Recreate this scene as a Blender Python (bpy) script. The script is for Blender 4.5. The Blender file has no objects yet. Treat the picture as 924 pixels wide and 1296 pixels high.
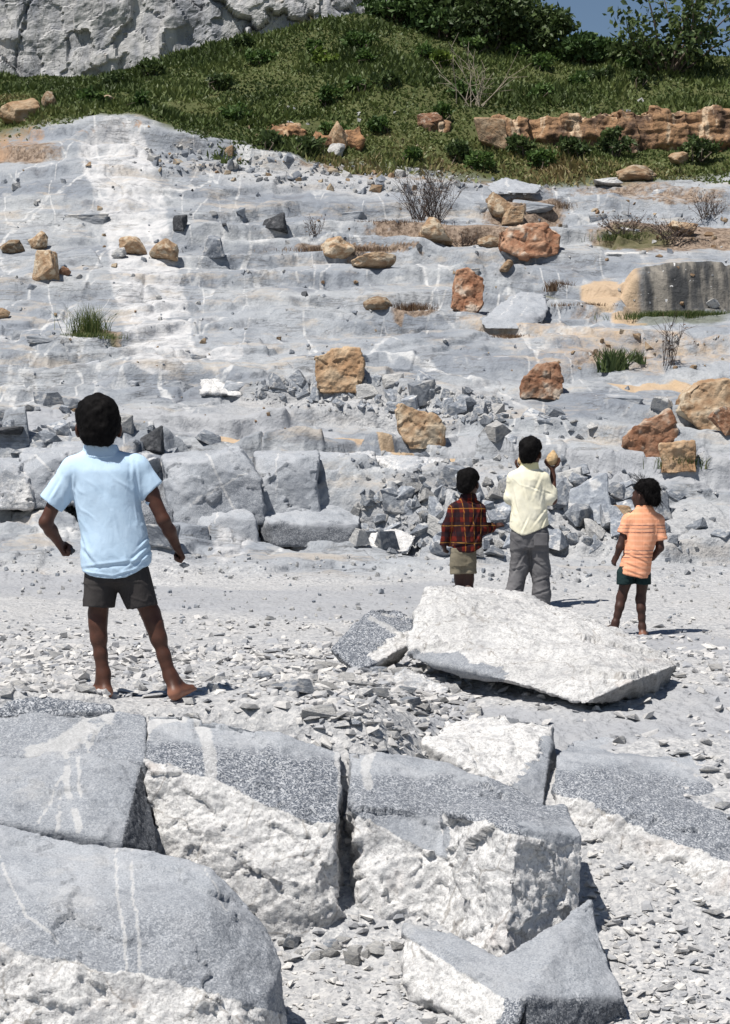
import bpy, bmesh, math, random
import numpy as np
from mathutils import Vector, Matrix

SC = bpy.context.scene
COL = SC.collection
F = 2950.0            # focal length in pixels of a 924 px wide frame
CX, CY = 462.0, 648.0
RS = np.random.RandomState(7)
random.seed(11)

def W(px, py, Y):
    """picture position at a distance Y (metres) in front of the camera -> point of the quarry"""
    return ((px-CX)*Y/F, Y, (CY-py)*Y/F)

# ------------------------------------------------------------------ numpy noise
def _h(ix, iy, iz, seed=0):
    u = np.uint32
    n = ix.astype(np.int64).astype(u)*u(374761393) + iy.astype(np.int64).astype(u)*u(668265263) + iz.astype(np.int64).astype(u)*u(1440662683) + u((seed*974711) & 0xffffffff)
    n = (n ^ (n >> u(13)))*u(1274126177)
    n = (n ^ (n >> u(16)))*u(2246822519)
    n = n ^ (n >> u(15))
    return (n & 0xffffff).astype(np.float32)/np.float32(0xffffff)

def vnoise(x, y, z, seed=0):
    x = np.asarray(x, np.float64); y = np.asarray(y, np.float64); z = np.asarray(z, np.float64)
    x, y, z = np.broadcast_arrays(x, y, z)
    fx, fy, fz = np.floor(x), np.floor(y), np.floor(z)
    ix, iy, iz = fx.astype(np.int64), fy.astype(np.int64), fz.astype(np.int64)
    tx, ty, tz = (x-fx).astype(np.float32), (y-fy).astype(np.float32), (z-fz).astype(np.float32)
    tx = tx*tx*tx*(tx*(tx*6-15)+10); ty = ty*ty*ty*(ty*(ty*6-15)+10); tz = tz*tz*tz*(tz*(tz*6-15)+10)
    r = 0
    for dx in (0, 1):
        wx = tx if dx else 1-tx
        for dy in (0, 1):
            wy = ty if dy else 1-ty
            for dz in (0, 1):
                wz = tz if dz else 1-tz
                r = r + wx*wy*wz*_h(ix+dx, iy+dy, iz+dz, seed)
    return r*2-1

def fbm(x, y, z, octv=4, seed=0, gain=.5):
    a, s, t = 1.0, 0.0, 0.0
    for o in range(octv):
        f = 2.03**o
        s = s + a*vnoise(np.asarray(x)*f+o*17.3, np.asarray(y)*f-o*9.1, np.asarray(z)*f+o*5.7, seed+o)
        t += a; a *= gain
    return s/t*1.6

def worley2(x, y, seed=0):
    x = np.asarray(x, np.float64); y = np.asarray(y, np.float64)
    ix, iy = np.floor(x), np.floor(y)
    F1 = np.full(x.shape, 9.0); F2 = F1.copy(); cid = np.zeros(x.shape); cx = np.zeros(x.shape); cy = np.zeros(x.shape)
    for dx in (-1, 0, 1):
        for dy in (-1, 0, 1):
            jx, jy = ix+dx, iy+dy
            z0 = np.zeros_like(jx)
            qx = jx+_h(jx, jy, z0, seed+1); qy = jy+_h(jx, jy, z0, seed+2)
            d = np.hypot(qx-x, qy-y)
            n = d < F1
            F2 = np.where(n, F1, np.minimum(F2, d))
            cid = np.where(n, _h(jx, jy, z0, seed+3), cid)
            cx = np.where(n, qx, cx); cy = np.where(n, qy, cy)
            F1 = np.where(n, d, F1)
    return F1, F2, cid, x-cx, y-cy

def sstep(a, b, x):
    t = np.clip((np.asarray(x, float)-a)/(b-a), 0, 1)
    return t*t*(3-2*t)

# ------------------------------------------------------------------ object helpers
def tag(o, label=None, cat=None, group=None, kind=None):
    if label: o['label'] = label
    if cat: o['category'] = cat
    if group: o['group'] = group
    if kind: o['kind'] = kind
    return o

def link(name, me, mat=None, parent=None, loc=None):
    o = bpy.data.objects.new(name, me); COL.objects.link(o)
    if mat is not None and me is not None and not me.materials: me.materials.append(mat)
    if parent: o.parent = parent
    if loc is not None: o.location = loc
    return o

def empty(name, loc):
    o = bpy.data.objects.new(name, None); COL.objects.link(o); o.location = loc
    o.empty_display_size = .1
    return o

def np_mesh(name, V, faces, smooth=False):
    """faces: (n,3) or (n,4) array"""
    me = bpy.data.meshes.new(name)
    V = np.ascontiguousarray(V, np.float32); faces = np.ascontiguousarray(faces, np.int32)
    k = faces.shape[1]
    me.vertices.add(len(V)); me.vertices.foreach_set('co', V.ravel())
    me.loops.add(faces.size); me.loops.foreach_set('vertex_index', faces.ravel())
    me.polygons.add(len(faces))
    me.polygons.foreach_set('loop_start', np.arange(0, faces.size, k, dtype=np.int32))
    me.polygons.foreach_set('loop_total', np.full(len(faces), k, np.int32))
    me.polygons.foreach_set('use_smooth', np.full(len(faces), smooth))
    me.update(calc_edges=True); me.validate()
    return me

def set_col(me, name, arr):
    a = me.attributes.new(name, 'FLOAT_COLOR', 'POINT')
    arr = np.asarray(arr, np.float32)
    if arr.ndim == 1: arr = np.repeat(arr[:, None], 3, 1)
    if arr.shape[1] == 3: arr = np.hstack([arr, np.ones((len(arr), 1), np.float32)])
    a.data.foreach_set('color', np.ascontiguousarray(arr, np.float32).ravel())

def get_V(me):
    V = np.empty(len(me.vertices)*3, np.float32); me.vertices.foreach_get('co', V); return V.reshape(-1, 3)
def set_V(me, V):
    me.vertices.foreach_set('co', np.ascontiguousarray(V, np.float32).ravel()); me.update()
def get_N(me):
    N = np.empty(len(me.vertices)*3, np.float32); me.vertices.foreach_get('normal', N); return N.reshape(-1, 3)

# ------------------------------------------------------------------ shader helpers
class Nodes:
    def __init__(s, name):
        s.m = bpy.data.materials.new(name); s.m.use_nodes = True
        s.t = s.m.node_tree; s.t.nodes.clear()
        s.out = s.t.nodes.new('ShaderNodeOutputMaterial')
        s.tc = s.t.nodes.new('ShaderNodeTexCoord')
    def n(s, typ, **kw):
        nd = s.t.nodes.new('ShaderNode'+typ)
        for k, v in kw.items():
            setattr(nd, k, v)
        return nd
    def put(s, sock, v):
        if hasattr(v, 'is_linked') or isinstance(v, bpy.types.NodeSocket): s.t.links.new(v, sock)
        else:
            if isinstance(v, (tuple, list)) and len(v) == 3 and sock.type == 'RGBA': v = (*v, 1)
            sock.default_value = v
    def math(s, op, a, b=0.0, c=None, clamp=False):
        nd = s.n('Math', operation=op, use_clamp=clamp)
        s.put(nd.inputs[0], a); s.put(nd.inputs[1], b)
        if c is not None: s.put(nd.inputs[2], c)
        return nd.outputs[0]
    def mix(s, f, a, b, blend='MIX'):
        nd = s.n('Mix', data_type='RGBA', blend_type=blend)
        s.put(nd.inputs['Factor'], f); s.put(nd.inputs[6], a); s.put(nd.inputs[7], b)
        return nd.outputs[2]
    def rng(s, v, a, b, c=0.0, d=1.0):
        nd = s.n('MapRange', clamp=True, interpolation_type='SMOOTHSTEP')
        for i, x in enumerate((v, a, b, c, d)): s.put(nd.inputs[i], x)
        return nd.outputs[0]
    def coord(s, scale=(1, 1, 1), src='Object', loc=(0, 0, 0), rot=(0, 0, 0)):
        nd = s.n('Mapping')
        s.t.links.new(s.tc.outputs[src], nd.inputs[0])
        nd.inputs['Location'].default_value = loc
        nd.inputs['Scale'].default_value = scale
        nd.inputs['Rotation'].default_value = rot
        return nd.outputs[0]
    def noise(s, vec, scale, detail=4, rough=.55, dist=0.0, col=False):
        nd = s.n('TexNoise')
        s.put(nd.inputs['Vector'], vec); nd.inputs['Scale'].default_value = scale
        nd.inputs['Detail'].default_value = detail; nd.inputs['Roughness'].default_value = rough
        nd.inputs['Distortion'].default_value = dist
        return nd.outputs[1 if col else 0]
    def voro(s, vec, scale, feature='F1', out=0, rand=1.0):
        nd = s.n('TexVoronoi', feature=feature)
        s.put(nd.inputs['Vector'], vec); nd.inputs['Scale'].default_value = scale
        nd.inputs['Randomness'].default_value = rand
        return nd.outputs[out]
    def warp(s, vec, scale, amt):
        nz = s.noise(vec, scale, 3, .5, col=True)
        a = s.n('VectorMath', operation='MULTIPLY_ADD')
        s.put(a.inputs[0], nz); a.inputs[1].default_value = (amt, amt, amt); s.put(a.inputs[2], vec)
        return a.outputs[0]
    def attr(s, name):
        nd = s.n('Attribute'); nd.attribute_name = name; return nd.outputs[0]
    def sep(s, c):
        nd = s.n('SeparateColor'); s.put(nd.inputs[0], c); return nd.outputs
    def sepxyz(s, c):
        nd = s.n('SeparateXYZ'); s.put(nd.inputs[0], c); return nd.outputs
    def rand(s):
        return s.n('ObjectInfo').outputs['Random']
    def bump(s, h, strength=.5, dist=.01, normal=None):
        nd = s.n('Bump'); s.put(nd.inputs['Height'], h)
        nd.inputs['Strength'].default_value = strength; nd.inputs['Distance'].default_value = dist
        if normal is not None: s.put(nd.inputs['Normal'], normal)
        return nd.outputs[0]
    def done(s, col, rough=.9, nrm=None, spec=.2, sheen=0.0):
        p = s.n('BsdfPrincipled')
        s.put(p.inputs['Base Color'], col); s.put(p.inputs['Roughness'], rough)
        p.inputs['Specular IOR Level'].default_value = spec
        if sheen: p.inputs['Sheen Weight'].default_value = sheen
        if nrm is not None: s.put(p.inputs['Normal'], nrm)
        s.t.links.new(p.outputs[0], s.out.inputs[0])
        return s.m

# ------------------------------------------------------------------ materials
def mat_ground():
    s = Nodes('quarry_ground')
    P = s.coord()
    m1 = s.sep(s.attr('mask1')); m2 = s.sep(s.attr('mask2')); m3 = s.sep(s.attr('mask3'))
    # grey gneiss, streaked along its strata
    st = s.noise(s.coord((.5, .4, 1.5)), 1.3, 6, .58)
    big = s.noise(P, .35, 4, .55)
    fine = s.noise(P, 38, 3, .7)
    g = s.mix(s.rng(st, .36, .64), (.30, .325, .365), (.55, .56, .565))
    g = s.mix(s.rng(big, .35, .65, 0, .6), g, (.44, .465, .50))
    patch = s.noise(s.coord((1, .6, 2)), 2.3, 5, .65)
    g = s.mix(s.rng(patch, .56, .66, 0, .55), g, (.24, .26, .29))
    g = s.mix(s.rng(patch, .30, .40, .5, 0), g, (.68, .66, .63))
    g = s.mix(s.rng(fine, .35, .7, .0, .5), g, s.mix(.5, g, (.16, .175, .2)))
    # white veins running up the slope
    wv = s.warp(s.warp(s.coord((.80, .17, .26)), 1.3, .5), 6, .10)
    ve = s.voro(wv, 1.0, 'DISTANCE_TO_EDGE')
    vmask = s.rng(s.noise(P, .30, 3, .6), .38, .50)
    vein = s.math('MULTIPLY', s.rng(ve, .007, .022, 1, 0), vmask)
    wv2 = s.warp(s.coord((1.9, .36, .5), loc=(3, 2, 1)), 1.2, .45)
    ve2 = s.voro(wv2, 1.0, 'DISTANCE_TO_EDGE')
    vmask2 = s.rng(s.noise(P, .55, 3, .6), .47, .55)
    vein2 = s.math('MULTIPLY', s.rng(ve2, .008, .026, .85, 0), vmask2)
    vein = s.math('MAXIMUM', vein, vein2)
    vein = s.math('MULTIPLY', vein, m2[2])
    vb = s.rng(s.noise(P, 7, 5, .7), .36, .56, .1, .8)
    g = s.mix(s.math('MULTIPLY', vein, vb), g, (.80, .79, .77))
    # pale pink dike
    dn = s.noise(P, 5, 5, .65)
    dk = s.math('MULTIPLY', s.rng(s.math('ADD', m1[1], s.math('MULTIPLY', s.math('SUBTRACT', s.noise(P, 3.2, 8, .76), .5), 1.15)), .38, .66), s.rng(dn, .30, .62, .2, .86))
    g = s.mix(dk, g, s.mix(dn, (.68, .66, .65), (.86, .845, .83)))
    # gravel and dust
    gv = s.voro(P, 26, 'F1', 1)
    gl = s.sep(gv)[0]
    grav = s.mix(gl, (.36, .375, .40), (.77, .765, .755))
    vs = s.noise(P, 1.7, 5, .65)
    grav = s.mix(s.rng(vs, .38, .66, 0, .8), grav, (.62, .61, .60))
    gl2 = s.sep(s.voro(P, 75, 'F1', 1))[0]
    grav = s.mix(.45, grav, s.mix(gl2, (.30, .31, .33), (.82, .80, .77)))
    gs = s.noise(P, 34, 4, .7)
    grav = s.mix(s.rng(gs, .56, .68, 0, .6), grav, (.20, .205, .22))
    g = s.mix(m1[0], g, grav)
    # cracks and dark weathered lines along the strata
    ck = s.noise(s.coord((.55, 1.6, 5.5)), 1.7, 6, .62, .3)
    ckm = s.math('MULTIPLY', s.rng(s.math('ABSOLUTE', s.math('SUBTRACT', ck, .5)), .006, .024, 1, 0), s.rng(s.noise(P, .9, 4, .6), .48, .56))
    ckm = s.math('MULTIPLY', ckm, s.math('SUBTRACT', 1.0, m1[0]))
    g = s.mix(s.math('MULTIPLY', ckm, .5), g, (.10, .095, .09))
    mo = s.noise(s.coord((1.0, 1.3, 1.8)), 1.7, 7, .70)
    g = s.mix(s.math('MULTIPLY', s.rng(mo, .54, .66, 0, .5), s.math('SUBTRACT', 1.0, m1[0])), g, (.20, .20, .215))
    tn = s.noise(s.coord((.8, 1.6, 2.4)), 1.1, 6, .7)
    g = s.mix(s.math('MULTIPLY', s.rng(tn, .52, .66, 0, .62), s.math('SUBTRACT', 1.0, m1[0])), g, (.60, .52, .43))
    # fine grey dust trodden flat
    dn2 = s.noise(s.coord((.4, 1.2, 1)), 1.5, 5, .6)
    dust = s.mix(dn2, (.37, .39, .43), (.60, .595, .59))
    dust = s.mix(s.rng(s.noise(P, 16, 5, .75), .52, .68, 0, .5), dust, (.30, .30, .31))
    g = s.mix(s.rng(s.math('ADD', m3[0], s.math('MULTIPLY', s.math('SUBTRACT', s.noise(P, 1.6, 5, .65), .5), .8)), .3, .7), g, dust)
    # iron stains, soil, plant-covered earth
    sn = s.noise(P, 1.8, 5, .65)
    g = s.mix(s.rng(s.math('ADD', m1[2], s.math('MULTIPLY', s.math('SUBTRACT', s.noise(P, 4, 6, .72), .5), .7)), .42, .75, 0, .9), g, s.mix(sn, (.70, .50, .28), (.62, .46, .34)))
    sl = s.noise(P, 5, 5, .7)
    g = s.mix(s.rng(s.math('ADD', m3[1], s.math('MULTIPLY', s.math('SUBTRACT', s.noise(P, 4.5, 6, .74), .5), 1.5)), .42, .80, 0, .95), g, s.mix(s.rng(s.noise(P, 13, 5, .75), .36, .62), (.13, .085, .055), (.44, .33, .245)))
    g = s.mix(s.rng(s.math('ADD', m3[2], s.math('MULTIPLY', s.math('SUBTRACT', s.noise(P, 4.5, 6, .74), .5), 1.2)), .38, .68), g, s.mix(sl, (.34, .19, .11), (.64, .46, .32)))
    g = s.mix(1.0, g, s.mix(m1[0], (.68, .69, .705), (.665, .67, .68)), 'MULTIPLY')
    g = s.mix(m2[1], g, s.mix(sl, (.045, .068, .018), (.10, .095, .042)))
    # dark weathered wall, streaked downwards
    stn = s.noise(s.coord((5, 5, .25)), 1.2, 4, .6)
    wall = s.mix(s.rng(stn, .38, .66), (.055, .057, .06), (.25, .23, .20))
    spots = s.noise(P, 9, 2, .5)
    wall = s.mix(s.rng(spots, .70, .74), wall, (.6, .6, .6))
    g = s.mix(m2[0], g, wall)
    h1 = s.noise(P, 6, 6, .65); h2 = s.noise(P, 45, 4, .7)
    hv = s.voro(P, 26)
    n1 = s.bump(h1, .8, .06)
    n2 = s.bump(h2, .6, .008, n1)
    n3 = s.n('Bump'); s.put(n3.inputs['Height'], s.math('MULTIPLY', hv, m1[0])); n3.inputs['Strength'].default_value = .6; n3.inputs['Distance'].default_value = .015
    s.put(n3.inputs['Normal'], n2)
    return s.done(g, .92, n3.outputs[0])

def mat_block():
    """big quarried blocks: grey crystalline gneiss and white broken rock"""
    s = Nodes('quarried_gneiss')
    P = s.coord()
    a = s.sep(s.attr('rock'))         # r = white, g = coarse crystals, b = vein
    n1 = s.noise(P, 140, 2, .6); n2 = s.noise(P, 60, 4, .7); n3 = s.noise(P, 5, 5, .6)
    smooth_g = s.mix(s.rng(n1, .3, .7), (.30, .325, .36), (.50, .525, .56))
    smooth_g = s.mix(s.rng(n3, .35, .7, 0, .45), smooth_g, (.55, .56, .58))
    n4 = s.noise(P, 2.1, 5, .68); n5 = s.noise(s.coord((9, 9, 28)), 1, 4, .7)
    smooth_g = s.mix(s.rng(n4, .48, .66, 0, .5), smooth_g, (.22, .24, .275))
    smooth_g = s.mix(s.rng(n5, .55, .68, 0, .45), smooth_g, (.20, .22, .25))
    smooth_g = s.mix(s.rng(n4, .30, .42, .4, 0), smooth_g, (.62, .61, .595))
    cr = s.voro(P, 190, 'F1', 1); cl = s.sep(cr)[0]
    coarse = s.mix(s.rng(cl, .2, .9), (.10, .118, .15), (.64, .66, .69))
    cl3 = s.sep(s.voro(P, 85, 'F1', 1))[0]
    coarse = s.mix(s.rng(cl3, .45, .8, 0, .55), coarse, (.16, .18, .215))
    coarse = s.mix(s.rng(n1, .55, .7, 0, .5), coarse, (.10, .115, .14))
    grey = s.mix(a[1], smooth_g, coarse)
    wl = s.noise(P, 11, 6, .7); wf = s.noise(P, 90, 3, .7)
    white = s.mix(s.rng(wl, .30, .52), (.54, .54, .545), (.83, .825, .81))
    white = s.mix(s.rng(wf, .46, .66, 0, .7), white, (.40, .39, .39))
    wk = s.noise(P, 27, 6, .74)
    white = s.mix(s.rng(wk, .56, .66, 0, .6), white, (.24, .235, .24))
    white = s.mix(s.rng(n3, .54, .68, 0, .4), white, (.45, .46, .48))
    cl2 = s.voro(s.warp(P, 6, .12), 3.5, 'DISTANCE_TO_EDGE')
    white = s.mix(s.math('MULTIPLY', s.rng(cl2, .0, .022, .6, 0), s.rng(wl, .4, .55)), white, (.28, .25, .22))
    rust = s.noise(P, 2.6, 4, .6)
    white = s.mix(s.rng(rust, .60, .75, 0, .45), white, (.60, .50, .44))
    edge = s.noise(P, 16, 5, .7)
    edge2 = s.noise(P, 55, 4, .75)
    f = s.math('ADD', a[0], s.math('ADD', s.math('MULTIPLY', s.math('SUBTRACT', edge, .5), .75), s.math('MULTIPLY', s.math('SUBTRACT', edge2, .5), .7)))
    c = s.mix(s.rng(f, .36, .64), grey, white)
    vn = s.noise(P, 40, 3, .6)
    c = s.mix(s.math('MULTIPLY', s.rng(s.math('ADD', a[2], s.math('MULTIPLY', s.math('SUBTRACT', vn, .5), 1.2)), .38, .85), .52), c, (.74, .73, .71))
    c = s.mix(s.math('MULTIPLY', s.sep(s.attr('tone'))[0], .72), c, (.045, .05, .06))
    c = s.mix(1.0, c, (.78, .78, .785), 'MULTIPLY')
    hb = s.bump(s.noise(P, 14, 7, .72), .8, .02)
    hb = s.bump(n2, .7, .006, hb)
    hb2 = s.n('Bump'); s.put(hb2.inputs['Height'], s.math('MULTIPLY', cl, a[1])); hb2.inputs['Strength'].default_value = .8; hb2.inputs['Distance'].default_value = .008
    wc = s.voro(s.warp(P, 20, .03), 24, 'F1', 0)
    hb3 = s.n('Bump'); s.put(hb3.inputs['Height'], s.math('MULTIPLY', wc, a[0])); hb3.inputs['Strength'].default_value = .28; hb3.inputs['Distance'].default_value = .015
    s.put(hb3.inputs['Normal'], hb); s.put(hb2.inputs['Normal'], hb3.outputs[0])
    return s.done(c, .8, hb2.outputs[0], .3)

def mat_rock(name, c1, c2, c3, f3=.5, sc=6, bump=.7, rnd=.35, speck=60):
    s = Nodes(name)
    P = s.coord(); r = s.rand()
    off = s.n('VectorMath', operation='ADD'); s.put(off.inputs[0], P)
    cb = s.n('CombineXYZ'); s.put(cb.inputs[0], s.math('MULTIPLY', r, 37.0)); s.put(cb.inputs[1], s.math('MULTIPLY', r, 11.0)); s.put(off.inputs[1], cb.outputs[0])
    Q = off.outputs[0]
    n1 = s.noise(Q, sc, 6, .65); n2 = s.noise(Q, sc*.5, 3, .6); n3 = s.noise(Q, speck, 3, .7)
    c = s.mix(s.rng(n1, .34, .66), c1, c2)
    c = s.mix(s.rng(n2, f3, f3+.10), c, c3)
    dark = s.mix(.55, c, (.06, .055, .05))
    c = s.mix(s.rng(n3, .5, .75, 0, .6), c, dark)
    hs = s.n('HueSaturation'); s.put(hs.inputs['Color'], c)
    s.put(hs.inputs['Value'], s.rng(r, 0, 1, 1-rnd, 1+rnd*.6))
    nb = s.bump(n1, bump, .06); nb = s.bump(n3, .6, .008, nb)
    return s.done(hs.outputs[0], .9, nb)

def mat_leaf(name, cols, trans=.25):
    s = Nodes(name)
    t = s.sep(s.attr('tint'))
    rp = s.n('ValToRGB'); s.put(rp.inputs[0], t[0])
    e = rp.color_ramp.elements
    e[0].color = (*cols[0], 1); e[1].color = (*cols[-1], 1)
    for i, c in enumerate(cols[1:-1]):
        k = e.new((i+1)/(len(cols)-1)); k.color = (*c, 1)
    d = s.n('BsdfPrincipled'); s.put(d.inputs['Base Color'], rp.outputs[0]); d.inputs['Roughness'].default_value = .55
    d.inputs['Specular IOR Level'].default_value = .3
    tr = s.n('BsdfTranslucent'); s.put(tr.inputs[0], rp.outputs[0])
    mx = s.n('MixShader'); mx.inputs[0].default_value = trans
    s.t.links.new(d.outputs[0], mx.inputs[1]); s.t.links.new(tr.outputs[0], mx.inputs[2])
    s.t.links.new(mx.outputs[0], s.out.inputs[0])
    return s.m

def mat_plain(name, col, rough=.8, sc=20, var=.25, bump=.3, spec=.2, dist=.004):
    s = Nodes(name); P = s.coord()
    n = s.noise(P, sc, 4, .6)
    c = s.mix(s.rng(n, .3, .7), tuple(x*(1-var) for x in col), tuple(min(1, x*(1+var)) for x in col))
    return s.done(c, rough, s.bump(s.noise(P, sc*4, 3, .6), bump, dist), spec)

def mat_skin(name, col):
    s = Nodes(name); P = s.coord()
    a = s.sep(s.attr('skin'))     # r eye white, g pupil / brow, b sole / palm
    n = s.noise(P, 25, 4, .6)
    c = s.mix(s.rng(n, .3, .7), tuple(x*.82 for x in col), tuple(x*1.15 for x in col))
    c = s.mix(a[2], c, (.30, .135, .085))
    c = s.mix(a[0], c, (.6, .56, .5)); c = s.mix(a[1], c, (.01, .008, .007))
    return s.done(c, .5, s.bump(s.noise(P, 180, 2, .6), .15, .002), .35)

def mat_cloth(name, col, col2=None, dirt=.12):
    s = Nodes(name); P = s.coord()
    n = s.noise(P, 7, 5, .6)
    c = s.mix(s.rng(n, .35, .7), col, col2 or tuple(x*.9 for x in col))
    sp = s.noise(P, 16, 3, .6)
    c = s.mix(s.rng(sp, .68, .76, 0, dirt*2), c, tuple(x*.55 for x in col))
    wv = s.noise(s.coord((1, 1, 1)), 300, 2, .5)
    b = s.bump(wv, .25, .0015)
    b = s.bump(s.noise(s.coord((1, 1, .6)), 26, 3, .55, .6), .35, .008, b)
    return s.done(c, .9, b, .1, .0)

def lines(s, coord, period, width, off=0.0):
    t = s.math('FRACT', s.math('ADD', s.math('DIVIDE', coord, period), off+10.0))
    d = s.math('ABSOLUTE', s.math('SUBTRACT', t, .5))
    return s.rng(d, width*.5, width*.5+.03, 1, 0)

def mat_plaid():
    s = Nodes('plaid_cotton'); P = s.warp(s.coord(), 5, .02)
    x, y, z = s.sepxyz(P)[:3]
    u = s.math('ADD', x, s.math('MULTIPLY', y, .6))
    bx = lines(s, u, .062, .48); bz = lines(s, z, .070, .48)
    c = s.mix(bx, (.115, .016, .011), (.028, .009, .010))
    c = s.mix(s.math('MULTIPLY', bz, .75), c, (.018, .012, .016))
    yl = s.math('MAXIMUM', lines(s, u, .070, .035, .25), lines(s, z, .125, .02, .25))
    c = s.mix(s.math('MULTIPLY', yl, s.rng(s.noise(P, 30, 2, .6), .3, .6, .2, .65)), c, (.40, .20, .04))
    return s.done(c, .9, s.bump(s.noise(P, 26, 3, .55, .6), .35, .008), .1)

def mat_striped_orange():
    s = Nodes('orange_striped_cotton'); P = s.warp(s.coord(), 4, .015)
    x, y, z = s.sepxyz(P)[:3]
    n = s.noise(P, 8, 4, .6)
    c = s.mix(n, (.72, .295, .155), (.78, .39, .245))
    # two bands of fine dark stripes, faint ones elsewhere
    st = lines(s, z, .024, .22)
    b1 = s.rng(s.math('ABSOLUTE', s.math('SUBTRACT', z, .737)), .030, .036, 1, 0)
    b2 = s.rng(s.math('ABSOLUTE', s.math('SUBTRACT', z, .566)), .032, .038, 1, 0)
    b = s.math('MAXIMUM', b1, b2)
    brk = s.rng(s.noise(s.coord((30, 30, 4)), 1, 3, .6), .3, .55)
    c = s.mix(s.math('MULTIPLY', s.math('MULTIPLY', st, b), s.math('MULTIPLY', brk, .92)), c, (.075, .04, .055))
    vs = lines(s, x, .05, .10, .2)
    c = s.mix(s.math('MULTIPLY', vs, .16), c, (.40, .13, .09))
    pl = lines(s, z, .036, .35, .3)
    c = s.mix(s.math('MULTIPLY', pl, .22), c, (.93, .60, .42))
    return s.done(c, .9, s.bump(s.noise(P, 26, 3, .55, .6), .3, .008), .1)
# ================================================================== terrain
VEGX = [-60, 0, 60, 100, 190, 280, 390, 450, 530, 600, 690, 800, 924, 984]
VEGY = [182, 176, 160, 153, 162, 186, 205, 211, 216, 228, 236, 232, 226, 226]
CRX = [-60, 0, 100, 180, 250, 300, 400, 470, 560, 700, 780, 924, 984]
CRY = [96, 95, 101, 80, 62, 47, 31, 12, 28, 52, 58, 72, 74]
#        Y      left  right
KN = [(6.2, 1640, 1640), (7.35, 1430, 1420), (7.8, 1350, 1340), (8.1, 1325, 1322), (8.5, 1268, 1265), (8.9, 1205, 1198), (9.3, 1110, 1108),
      (9.5, 1020, 1078), (9.65, 950, 1050), (9.8, 893, 1022), (10.0, 882, 1000), (10.2, 877, 974), (10.45, 873, 952), (10.8, 868, 920), (11.2, 861, 891), (11.6, 855, 868), (13, 838, 838), (15.6, 805, 805),
      (17, 769, 769), (19, 738, 738), (22, 632, 632), (25, 520, 520), (27, 462, 462), (29.5, 400, 400), (33.5, 305, 305)]
NXC = 140
TX = np.linspace(-60, 984, NXC)
TLY = np.linspace(math.log(6.2), math.log(60), 1600)
TY = np.exp(TLY)
def _table():
    T = np.zeros((NXC, len(TY)))
    for i, x in enumerate(TX):
        t = float(sstep(440, 590, x))
        ys = [k[0] for k in KN]; ps = [k[1]*(1-t)+k[2]*t for k in KN]
        v = float(np.interp(x, VEGX, VEGY)); c = float(np.interp(x, CRX, CRY))
        ys += [38, 46]; ps += [v, c]
        Z = np.interp(TLY, np.log(ys), [(CY-p)*y/F for p, y in zip(ps, ys)])
        zc = (CY-c)*46/F
        Z = np.where(TY > 46, zc-.05*(TY-46), Z)
        k = 7; g = np.exp(-np.linspace(-2.2, 2.2, 2*k+1)**2); g /= g.sum()
        Zp = np.concatenate([np.full(k, Z[0]), Z, np.full(k, Z[-1])])
        T[i] = np.convolve(Zp, g, 'valid')
    # smooth a little across
    for _ in range(2):
        T[1:-1] = (T[:-2]+2*T[1:-1]+T[2:])/4
    return T
TT = _table()
def pxof(X, Y): return CX+F*X/np.maximum(Y, 1.0)
def baseZ(X, Y):
    x = np.clip(pxof(X, Y), TX[0], TX[-1]); ly = np.log(np.clip(Y, 6.2, 60))
    fi = (x-TX[0])/(TX[1]-TX[0]); fj = (ly-TLY[0])/(TLY[1]-TLY[0])
    i = np.clip(np.floor(fi).astype(int), 0, NXC-2); j = np.clip(np.floor(fj).astype(int), 0, len(TY)-2)
    a, b = fi-i, fj-j
    z = TT[i, j]*(1-a)*(1-b)+TT[i+1, j]*a*(1-b)+TT[i, j+1]*(1-a)*b+TT[i+1, j+1]*a*b
    return np.where(Y > 60, np.maximum(z-.08*(Y-60), -1.9), z)
# rows of the smooth slope: distance at which a row of the photograph meets it, per column
PYT = CY-TT*F/TY[None, :]
ROWQ = np.arange(90, 1300, 2.0)
YINV = np.array([np.interp(ROWQ, np.minimum.accumulate(PYT[i])[::-1], TY[::-1]) for i in range(NXC)])
def Yrow(x, py):
    x = np.clip(x, TX[0], TX[-1]); fi = (x-TX[0])/(TX[1]-TX[0]); i = np.clip(np.floor(fi).astype(int), 0, NXC-2); a = fi-i
    fj = (np.clip(py, 90, 1297)-90)/2.0; j = np.clip(np.floor(fj).astype(int), 0, len(ROWQ)-2); b = fj-j
    return YINV[i, j]*(1-a)*(1-b)+YINV[i+1, j]*a*(1-b)+YINV[i, j+1]*(1-a)*b+YINV[i+1, j+1]*a*b

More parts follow.
